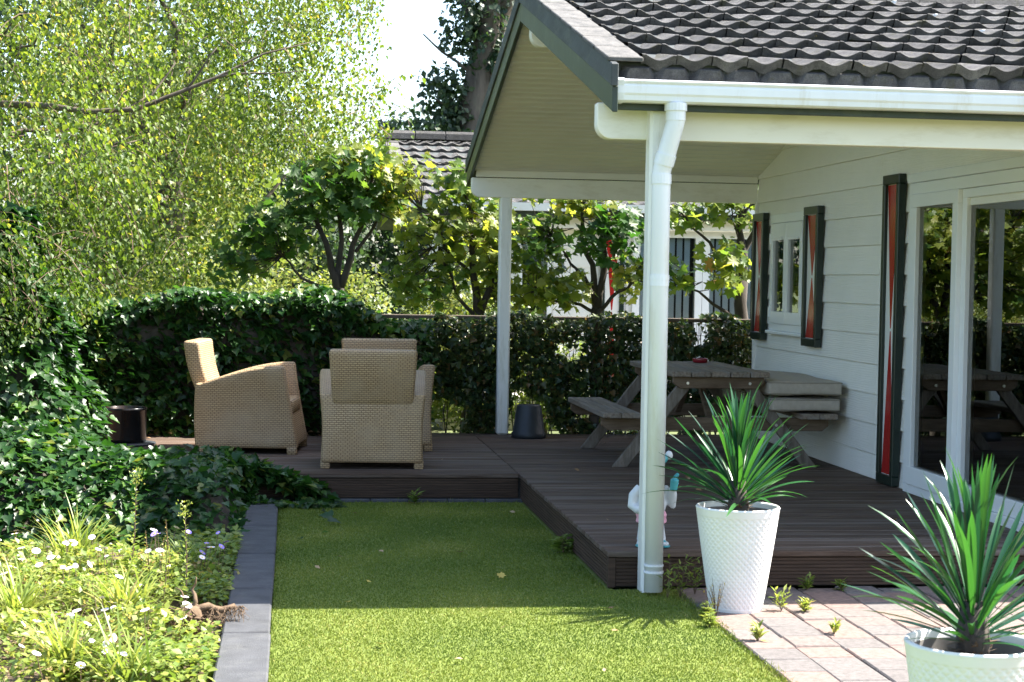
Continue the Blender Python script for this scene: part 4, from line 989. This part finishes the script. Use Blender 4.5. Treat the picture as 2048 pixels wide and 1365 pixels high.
maple((1.80, 16.5, 0), [((1.80, 16.5, -.05), (1.76, 16.5, 1.25), .055, .05), ((1.76, 16.5, 1.2), (1.62, 16.45, 2.6), .045, .012), ((1.78, 16.5, 1.2), (2.02, 16.5, 2.3), .04, .012), ((1.74, 16.5, 1.2), (1.30, 16.4, 1.85), .02, .007), ((1.70, 16.5, 1.6), (1.2, 16.4, 2.2), .018, .006)],
      [((1.60, 16.4, 2.42), (.34, .35, .28), 220, .5), ((1.30, 16.4, 2.0), (.38, .4, .35), 220, .66), ((1.85, 16.45, 1.95), (.40, .4, .42), 330, .66), ((1.25, 16.4, 1.55), (.45, .4, .28), 240, .5), ((2.0, 16.5, 1.45), (.30, .3, .30), 150, .64), ((1.05, 16.5, 2.55), (.3, .3, .25), 110, .72)],
      'yellowing sparse maple just left of the far porch post', 22, .105)
maple((2.92, 16.4, 0), [((2.92, 16.4, -.05), (2.91, 16.4, 1.3), .065, .055), ((2.91, 16.4, 1.25), (2.75, 16.4, 2.3), .04, .014), ((2.92, 16.4, 1.3), (3.05, 16.4, 2.35), .04, .014), ((2.92, 16.4, 1.25), (3.35, 16.35, 1.75), .022, .008), ((2.90, 16.4, 1.25), (2.3, 16.35, 1.45), .02, .006), ((2.88, 16.4, 1.4), (2.45, 16.4, 2.0), .02, .007)],
      [((3.02, 16.2, 2.02), (.38, .3, .30), 190, .10), ((2.35, 16.35, 1.92), (.34, .35, .32), 190, .38), ((2.50, 16.35, 1.5), (.42, .3, .24), 190, .66), ((3.30, 16.35, 1.6), (.26, .3, .28), 90, .7), ((2.7, 16.4, 2.35), (.55, .4, .18), 170, .62)],
      'maple with a dark leaf cluster right of the far porch post', 23, .115)
maple((4.36, 16.4, 0), [((4.36, 16.4, -.05), (4.34, 16.4, 1.6), .085, .06), ((4.34, 16.4, 1.5), (4.28, 16.4, 2.5), .05, .02), ((4.34, 16.4, 1.7), (4.55, 16.4, 2.4), .04, .015), ((4.30, 16.4, 1.55), (3.75, 16.35, 2.2), .025, .008), ((4.32, 16.4, 1.2), (3.7, 16.3, 1.55), .022, .007)] + [((4.3, 16.4, 1.9+.06*k), (4.1+.1*k, 16.35, 2.55), .012, .004) for k in range(6)],
      [((3.80, 16.35, 2.25), (.34, .3, .18), 90, .5), ((4.15, 16.3, 1.75), (.30, .3, .28), 100, .6), ((4.3, 16.4, 2.35), (.40, .3, .24), 110, .55), ((3.6, 16.3, 1.62), (.28, .3, .22), 70, .5)],
      'bare-branched maple by the far end of the siding wall', 24, .12)

def bush(name, base, rx, ry, h, n, mat, label, cat, size, lvb, group=None, tm_=RHOMB, z0=0., trunk=None, hole=.0):
    t = tag(empty(name, base), label, cat, group); P, Nn = [], []
    while len(P) < n:
        d = Vector((random.gauss(0, 1), random.gauss(0, 1), random.gauss(0, 1))).normalized(); r = random.random()**.38
        p = d*r; nn_ = nz((p.x*rx+base[0], p.y*ry+base[1], p.z*h+base[2]), 2.2/max(.6, min(rx, h)))
        if nn_ < hole-.25: continue
        s_ = 1+.22*nz((d.x*2+base[0], d.y*2, d.z*2), 1.3)
        P.append((p.x*rx*s_, p.y*ry*s_, z0+h*.5+p.z*h*.5*s_)); Nn.append((d.x, d.y, d.z+.6))
    P = np.array(P); k = len(P); Nn = unit(np.array(Nn)+rdir(k)*.8); T = rdir(k)+np.array([0, 0, -.3])
    L = lvb+.2*RNG.normal(size=k)+.3*np.array([nz(p, 1.6) for p in P])
    leaves('crown', tm_, P, Nn, T, RNG.uniform(size*.6, size*1.3, k), L, mat, t)
    g_ = G(); tr_ = trunk or .03
    limb(g_, (0, 0, -.05), (.02*h, 0, z0+h*.6), tr_, tr_*.4, 6, .05*h, base[0], 7)
    for q in range(7): a = q*.9; limb(g_, (.01*h, 0, z0+h*(.15+.05*q)), (rx*.7*math.cos(a), ry*.7*math.sin(a), z0+h*(.4+.06*q)), tr_*.5, tr_*.12, 5, .1*h, q*2.2+base[0], 5)
    obj('trunk', g_.vf(), 'bark', t, True); return t
bush('garden_tree', (-1.5, 21.5, 0), 2.3, 1.6, 7.4, 15000, 'shrub_leaf', 'bright yellow-green tree behind the birch crown', 'tree', .085, .45, None, RHOMB, .2, .1)
bush('garden_shrub', (1.75, 17.7, 0), .75, .55, 1.75, 5500, 'shrub_leaf', 'leafy shrub between the yellowing maple and the neighbouring wall', 'shrub', .06, .55)
bush('garden_shrub', (2.6, 17.6, 0), .6, .45, 1.15, 2600, 'shrub_leaf', 'low shrub behind the maple right of the far post', 'shrub', .06, .5)
bush('garden_shrub', (.35, 18.9, 0), 1.0, .8, 1.75, 8000, 'shrub_leaf', 'pale green bushy shrub behind the rounded maple', 'shrub', .055, .6)
bush('garden_shrub', (-1.1, 18.5, 0), 1.0, .8, 1.9, 7000, 'shrub_leaf', 'yellow-green shrub under the birch, above the ivy hedge', 'shrub', .055, .55)
bush('garden_shrub', (1.45, 18.4, 0), .55, .5, 1.15, 3500, 'shrub_leaf', 'low pale shrub left of the yellowing maple', 'shrub', .05, .7)
for i, (x, y, rx, h, nl) in enumerate(((-7.5, 24, 2.6, 9, 9000), (-3.2, 27, 2.6, 8.0, 9000), (-1.6, 24.5, 1.5, 4.2, 7000), (-.3, 33, 1.6, 4.4, 6000))):
    bush('garden_tree', (x, y, 0), rx, rx, h, nl, 'far_leaf' if i != 2 else 'shrub_leaf', ['dark tree glimpsed through the birch at the far left', 'dark tree glimpsed through the middle of the birch', 'yellow-green small tree behind the birch', 'dark low tree beside the sky gap, far behind'][i], 'tree', .16, .45, None, RHOMB, .3, .12)
bush('conifer', (3.1, 37, 0), 2.2, 1.6, 5.2, 9000, 'far_leaf', 'dark evergreen behind the neighbouring roof ridge', 'tree', .16, .4, None, RHOMB, 0., .12)
bush('conifer', (.9, 36, 0), 1.1, 1.1, 4.4, 5000, 'far_leaf', 'small evergreen left of the ivy-clad trunk', 'tree', .13, .6, None, RHOMB, 0., .1)
# tall ivy-clad tree behind the neighbouring house
bg_ = tag(empty('tall_tree', (3.0, 29, 0)), 'tall thick-trunked tree clad in ivy behind the porch gable', 'tree'); g_ = G()
pts = [(-.15, 0, -.1), (-.05, 0, 2.5), (.0, 0, 3.8), (.05, 0, 4.6), (.15, 0, 5.3), (.22, 0, 5.8), (.3, 0, 7.5), (.4, .2, 10)]
g_.tube(pts, [.42, .37, .33, .29, .25, .19, .16, .1], 16)
limb(g_, (.15, 0, 5.2), (.95, 0, 7.6), .2, .13, 7, .12, 4, 10); limb(g_, (.2, 0, 5.6), (-1.2, .2, 7.4), .10, .03, 6, .2, 6, 7); limb(g_, (.0, 0, 4.2), (.35, -.1, 5.2), .05, .03, 6, .1, 9, 6)
limb(g_, (0, 0, 4.9), (-.9, -.2, 5.6), .035, .012, 5, .1, 12, 5); limb(g_, (0, 0, 4.2), (-.9, -.3, 4.7), .03, .01, 5, .1, 14, 5)
obj('trunk', g_.vf(), 'bark', bg_, True)
P, Nn = [], []
for (c, s3, n) in (((-.05, -.1, 5.75), (.62, .4, .85), 1700), ((.45, -.2, 5.1), (.30, .3, .5), 500), ((-.55, -.1, 4.75), (.48, .4, .42), 620), ((-.35, 0, 4.3), (.5, .4, .30), 500), ((-.1, -.2, 3.9), (.5, .3, .25), 250), ((-.9, 0, 4.0), (.9, .6, .35), 900), ((-2.6, 0, 6.65), (.9, .5, .28), 500), ((.3, .3, 9), (2.6, 2, 1.9), 6000), ((.5, .2, 6.4), (.6, .5, .7), 500)):
    for k in range(n):
        d = Vector((random.gauss(0, 1), random.gauss(0, 1), random.gauss(0, 1))).normalized()*random.random()**.5
        if nz((c[0]+d.x*s3[0], c[1]+d.y, c[2]+d.z*s3[2]), 2.2) < -.18: continue
        P.append((c[0]+d.x*s3[0], c[1]+d.y*s3[1], c[2]+d.z*s3[2])); Nn.append((d.x, d.y-.3, d.z+.5))
P = np.array(P); k = len(P); leaves('crown', RHOMB, P, np.array(Nn)+rdir(k)*.8, rdir(k)+np.array([0, 0, -.5]), RNG.uniform(.07, .16, k), .35+.25*RNG.normal(size=k), 'far_leaf', bg_)

# ================================================================== FLOWER BED
def tuft(base, n, L, lab, mat='bed_leaf', width=.011, lvb=.6, spread=.8):
    t = tag(empty('grass_tuft', base), lab, 'plant', 'grassy tufts in the flower bed'); V, LV = [], []
    ts = np.linspace(0, 1, 7); cnt = 0; faces = [(2*i, 2*i+1, 2*i+3, 2*i+2) for i in range(6)]
    for k in range(n):
        a = random.uniform(0, 6.28); ln = L*random.uniform(.55, 1.15); e0 = rad(random.uniform(55, 88)); dr = random.uniform(.5, 2.0)*spread; p = Vector((random.gauss(0, .035), random.gauss(0, .035), 0)); b = Vector((-math.sin(a), math.cos(a), 0))
        for i, s_ in enumerate(ts):
            if i: e = e0-dr*s_**1.2; p = p+Vector((math.cos(a)*math.cos(e), math.sin(a)*math.cos(e), math.sin(e)))*ln/6
            wd = width*(1-s_**2.5)*.5+.0004; V += [p-b*wd, p+b*wd]
        LV.append(lvb+random.gauss(0, .16)); cnt += 1
    big('blades', np.array([tuple(v_) for v_ in V]), faces, 14, cnt, mat, t, np.clip(np.array(LV), 0, 1)); return t
tuft((-1.16, 9.45, -.05), 150, .42, 'arching grass tuft in front of the ivy at the back left of the flower bed', lvb=.6)
tuft((-.74, 8.02, -.05), 150, .36, 'broad yellow-green grass tuft in the middle of the flower bed', lvb=.62)
tuft((-1.22, 8.0, -.05), 140, .36, 'yellow-green grass tuft at the left edge of the flower bed', lvb=.65)
tuft((-.47, 9.05, -.05), 110, .28, 'shaded grass tuft close to the kerb', lvb=.35)
tuft((-.86, 6.95, -.05), 110, .36, 'grass tuft at the bottom left picture edge', lvb=.65); tuft((-.62, 6.75, -.05), 70, .34, 'upright grass tuft at the bottom of the bed', lvb=.55)
# daisies
fh = G(); 
for k in range(16):
    a = k*6.283/16; b = Vector((math.cos(a), math.sin(a), 0)); c_ = Vector((-math.sin(a), math.cos(a), 0)); fh.add([b*.15-c_*.05, b*.15+c_*.05, b*.9+c_*.17+Vector((0, 0, .12)), b*1.0+Vector((0, 0, .1)), b*.9-c_*.17+Vector((0, 0, .12))], [(0, 1, 2, 3, 4)])
fh.add(*[[(p[0], p[1], p[2]) for p in lathe([(.30, .0), (.24, .14), (0, .2)], 10)[0]], lathe([(.30, .0), (.24, .14), (0, .2)], 10)[1]])
FW = {}
for c_ in ('flower_white', 'flower_purple'):
    o = obj('daisy_shape', fh.vf(), c_); o.data.materials.append(MAT['flower_yellow'])
    for p_ in o.data.polygons: p_.material_index = 1 if p_.index >= 16 else 0
    COL.objects.unlink(o); FW[c_] = o.data
def clump(base, rx, ry, h, nl, nf, lab, col='flower_white', lvb=.62, leaf=.035):
    t = tag(empty('daisy_clump', base), lab, 'flowers', 'daisies in the flower bed'); P, N_, T_, sg_ = [], [], [], G()
    for k in range(nl):
        x, y = random.gauss(0, rx*.55), random.gauss(0, ry*.55); q = math.exp(-(x/rx)**2-(y/ry)**2); z = random.random()**.7*h*(.35+.65*q)
        P.append((x, y, z)); N_.append((x+random.gauss(0, .4), y+random.gauss(0, .4), 1)); T_.append((random.gauss(0, 1), random.gauss(0, 1), .5))
    k = len(P); leaves('foliage', RHOMB, P, np.array(N_), np.array(T_), RNG.uniform(leaf*.6, leaf*1.4, k), lvb+.22*RNG.normal(size=k), 'bed_leaf', t)
    for k in range(nf):
        x, y = random.uniform(-rx, rx), random.uniform(-ry, ry); z = h*random.uniform(.75, 1.25)
        sg_.tube([(x*.8, y*.8, 0), (x, y, z)], .0018, 3, False)
        s_ = random.uniform(.012, .023); inst('flower_head', FW[col], t, (x, y, z), (random.gauss(-.1, .35)+.25, random.gauss(0, .3), random.uniform(0, 6)), (s_, s_, s_))
    obj('stalks', sg_.vf(), 'twig', t)['kind'] = 'stuff'
for (b_, rx, ry, h, nl, nf, lab) in (((-.95, 9.0, -.05), .38, .30, .22, 1300, 13, 'white daisies behind the middle grass tuft'), ((-1.25, 8.65, -.05), .30, .28, .20, 1000, 12, 'white daisies at the left edge, second row of the bed'),
      ((-.62, 8.75, -.05), .26, .26, .22, 1000, 8, 'white daisies around the brown seed spikes'), ((-.98, 8.35, -.05), .30, .22, .17, 900, 7, 'white daisies over browning foliage mid-bed'),
      ((-1.08, 7.45, -.05), .30, .28, .18, 1100, 12, 'white and pale daisies at the front left of the bed'), ((-.62, 7.5, -.05), .24, .24, .20, 900, 10, 'white daisies left of the dry root stump'), ((-.80, 6.9, -.05), .34, .22, .14, 900, 9, 'white daisies along the bottom picture edge'), ((-1.42, 9.35, -.05), .30, .40, .18, 1300, 5, 'white daisies left of the arching grass tuft')):
    clump(b_, rx, ry, h, nl, int(nf*1.3), lab)
clump((-.52, 8.95, -.05), .20, .16, .24, 350, 9, 'purple daisies in half shade near the kerb', 'flower_purple', .45)
for b_, rx, ry, nl, lab in (((-.46, 9.75, -.05), .28, .40, 1500, 'low leafy ground cover at the foot of the ivy mound'), ((-.42, 7.0, -.05), .16, .35, 700, 'bright leafy weeds in front of the dry root stump'), ((-.40, 8.6, -.05), .14, .3, 500, 'small shaded weeds beside the kerb')):
    t = tag(empty('ground_cover', b_), lab, 'plants'); P = np.stack([RNG.normal(0, rx*.6, nl), RNG.normal(0, ry*.6, nl), RNG.random(nl)*.13+.01], 1); P[:, 0] = np.minimum(P[:, 0], -.30-b_[0]-.01)
    leaves('foliage', RHOMB, P, rdir(nl)*.5+np.array([0, 0, 1]), rdir(nl)*np.array([1, 1, .3]), RNG.uniform(.025, .055, nl), .45+.2*RNG.normal(size=nl), 'bed_leaf', t)
# tall leafy spires and brown seed spikes
def spire(base, h, lab, n=46, lean=(0, 0), dry=False):
    t = tag(empty('flower_spire', base), lab, 'plant', 'tall spires in the flower bed'); g_ = G(); top = Vector((lean[0], lean[1], h)); g_.tube([(0, 0, 0), top*.5+Vector((.008, 0, 0)), top], [.004, .0035, .0015], 5); obj('stem', g_.vf(), 'dry_root' if dry else 'twig', t)
    P, N_, T_, S_ = [], [], [], []
    for k in range(n):
        q = k/n; p = top*(.12+.86*q); a = k*2.4; P.append(p); N_.append((0, 0, 1)); T_.append((math.cos(a), math.sin(a), .5 if q < .85 else 1.2)); S_.append((.055*(1-.65*q) if not dry else .014))
    leaves('foliage', ([(x*.5, y, z) for x, y, z in RHOMB[0]], RHOMB[1]), [tuple(p) for p in P], np.array(N_)+rdir(n)*.3, np.array(T_), S_, (.55 if not dry else .95)+.1*RNG.normal(size=n), 'bed_leaf' if not dry else 'dry_leaf', t)
    if not dry:
        P = np.array([tuple(top+Vector((random.gauss(0, .016), random.gauss(0, .016), random.uniform(-.05, .03)))) for _ in range(70)])
        leaves('buds', RHOMB, P, rdir(70), rdir(70)+np.array([0, 0, 1]), RNG.uniform(.008, .016, 70), .75+.1*RNG.normal(size=70), 'bed_leaf', t, 'stuff')
spire((-.80, 8.85, -.05), .60, 'taller green flower spire in front of the ivy mound', 56, (.03, 0)); spire((-.49, 8.35, -.05), .50, 'shorter green flower spire beside the kerb', 48, (-.01, 0)); spire((-.60, 8.3, -.05), .30, 'small leafy spire left of the shorter green spire', 30, (.02, 0))
for i, (x, y, h) in enumerate(((-.70, 8.75, .33), (-.66, 8.7, .30), (-.60, 8.8, .38))): spire((x, y, -.05), h, ['brown dry seed spike, leftmost of three among the daisies', 'brown dry seed spike, middle of three among the daisies', 'brown dry seed spike, tallest and rightmost of three among the daisies'][i], 40, (random.uniform(-.04, .04), 0), True)
# dry root stump leaning on the kerb
rs = tag(empty('root_stump', (-.44, 7.72, -.05)), 'dry brown root stump with twisted roots leaning on the kerb', 'stump'); g_ = G()
g_.tube([(0, 0, .0), (.01, 0, .10), (.02, 0, .15)], [.055, .06, .035], 10)
limb(g_, (.02, 0, .12), (.03, .02, .27), .014, .003, 6, .05, 3, 6); limb(g_, (.02, 0, .12), (-.06, .03, .22), .008, .002, 6, .05, 13, 5); limb(g_, (.02, 0, .12), (.20, .03, .14), .02, .012, 6, .05, 5, 6)
for k in range(110):
    a = random.uniform(0, 6.28); ln = random.uniform(.05, .2); limb(g_, (.02*math.cos(a), .02*math.sin(a), random.uniform(.05, .14)), (ln*math.cos(a), ln*math.sin(a), random.uniform(-.02, .12)), random.uniform(.003, .009), .0012, 5, .09, k*1.7, 4)
obj('roots', g_.vf(), 'dry_root', rs, True)
hf = G()
for k in range(130): x = random.uniform(.05, .24); limb(hf, (x, .03*random.random(), .14), (x+random.gauss(0, .02), random.gauss(.0, .03), random.uniform(.02, .12)), .0016, .0006, 3, .03, k, 3)
obj('root_hairs', hf.vf(), 'dry_root', rs)

# ================================================================== WEEDS, FALLEN LEAVES
def weed(base, n, L, lab, lvb=.5, upright=1.2, leaf=.05, nm='weed', mat='bed_leaf'):
    t = tag(empty(nm, base), lab, 'weed', 'weeds along the deck edge'); g_ = G(); P, N_, T_, S_ = [], [], [], []
    for k in range(n):
        a = random.uniform(0, 6.28); e = Vector((math.cos(a)*L*.45*random.random(), math.sin(a)*L*.45*random.random(), L*random.uniform(.5, 1))); g_.tube([(0, 0, 0), e*.5+Vector((0, 0, L*.08)), e], [.0018, .0014, .0008], 3, False)
        for q in range(7): s_ = .2+.8*q/7; b = a+q*2.4; P.append(tuple(e*s_)); N_.append((0, 0, 1)); T_.append((math.cos(b), math.sin(b), upright*random.random())); S_.append(leaf*random.uniform(.5, 1.1))
    obj('stalks', g_.vf(), 'twig', t)['kind'] = 'stuff'; k = len(P)
    leaves('foliage', ([(x*.45, y, z) for x, y, z in RHOMB[0]], RHOMB[1]), P, np.array(N_)+rdir(k)*.4, np.array(T_), S_, lvb+.15*RNG.normal(size=k), mat, t)
weed((1.93, 8.36, 0), 7, .24, 'tall green weed right of the downpipe foot', .4); weed((1.86, 8.33, 0), 4, .26, 'thin weed climbing the downpipe', .6); weed((2.02, 8.42, 0), 6, .20, 'green weed between the downpipe and the planter', .35)
weed((1.99, 7.86, 0), 14, .19, 'rust and yellow dock seed heads left of the planter', .95, 2., .02, 'dock_weed', 'dry_leaf')
weed((1.93, 7.80, 0), 16, .08, 'leafy weeds at the lawn corner by the planter', .6, .6, .045); weed((1.90, 7.62, 0), 14, .07, 'leafy weeds on the border of lawn and pavers', .6, .5, .045)
weed((2.34, 7.98, 0), 6, .12, 'flowering weed at the right foot of the planter', .6); weed((2.44, 7.92, 0), 8, .07, 'yellow-green weed in the paver joint right of the planter', .7); weed((2.03, 7.28, 0), 9, .08, 'grass sprig in the paver joint near the lawn', .7, 1.6)
weed((2.62, 8.5, 0), 9, .08, 'dark green weed below the deck edge, left one', .35); weed((2.8, 8.48, 0), 7, .06, 'dark green weed below the deck edge, right one', .35); weed((2.42, 7.42, 0), 6, .07, 'small sprig between pavers in the sun', .7, 1.6)
weed((.85, 11.86, .0), 7, .10, 'broad-leaved weed under the deck step', .4, .8, .07)
weed((1.56, 9.75, .0), 9, .12, 'dandelion plant against the deck side', .35, .3, .10)
def scatter_leaf(me, x, y, z, nm, lab, grp):
    s_ = random.uniform(.02, .045); o = inst(nm, me, None, (x, y, z), (random.gauss(0, .25), random.gauss(0, .25), random.uniform(0, 6.28)), (s_, s_, s_)); tag(o, lab, 'leaf', grp)
lm_ = []
for k in range(4):
    o = obj('leaf_shape', (RHOMB[0] if k % 2 else MAPLE[0], RHOMB[1] if k % 2 else MAPLE[1]), 'dry_leaf'); a = o.data.attributes.new('lv', 'FLOAT', 'POINT'); a.data.foreach_set('value', np.full(len(o.data.vertices), (.5, .75, .97, .85)[k], dtype=np.float32)); COL.objects.unlink(o); lm_.append(o.data)
for k in range(18):
    x, y = (random.uniform(1.7, 3.6), random.uniform(8.9, 14.5)) if k % 2 else (random.uniform(-1.2, 1.5), random.uniform(12.15, 14.6))
    scatter_leaf(random.choice(lm_), x, y, DZ+.006, 'fallen_leaf', 'small dry leaf lying on the deck boards', 'fallen leaves on the deck')
for k in range(20): scatter_leaf(random.choice(lm_), random.uniform(0, 1.5), random.uniform(6.6, 11.9), .024, 'fallen_leaf', 'small dry leaf lying on the lawn', 'fallen leaves on the lawn')
n = 420; P = np.stack([RNG.uniform(-2.2, 1.0, n), 14.85+RNG.normal(0, .09, n), DZ+RNG.random(n)*.05+.005], 1); leaves('leaf_litter', RHOMB, P, rdir(n)*.5+np.array([0, 0, 1]), rdir(n)*np.array([1, 1, .25]), RNG.uniform(.03, .06, n), .5+.2*RNG.normal(size=n), 'dry_leaf', None, 'stuff')
bpy.data.objects['leaf_litter']['label'] = 'dry brown leaf litter along the foot of the ivy hedge'
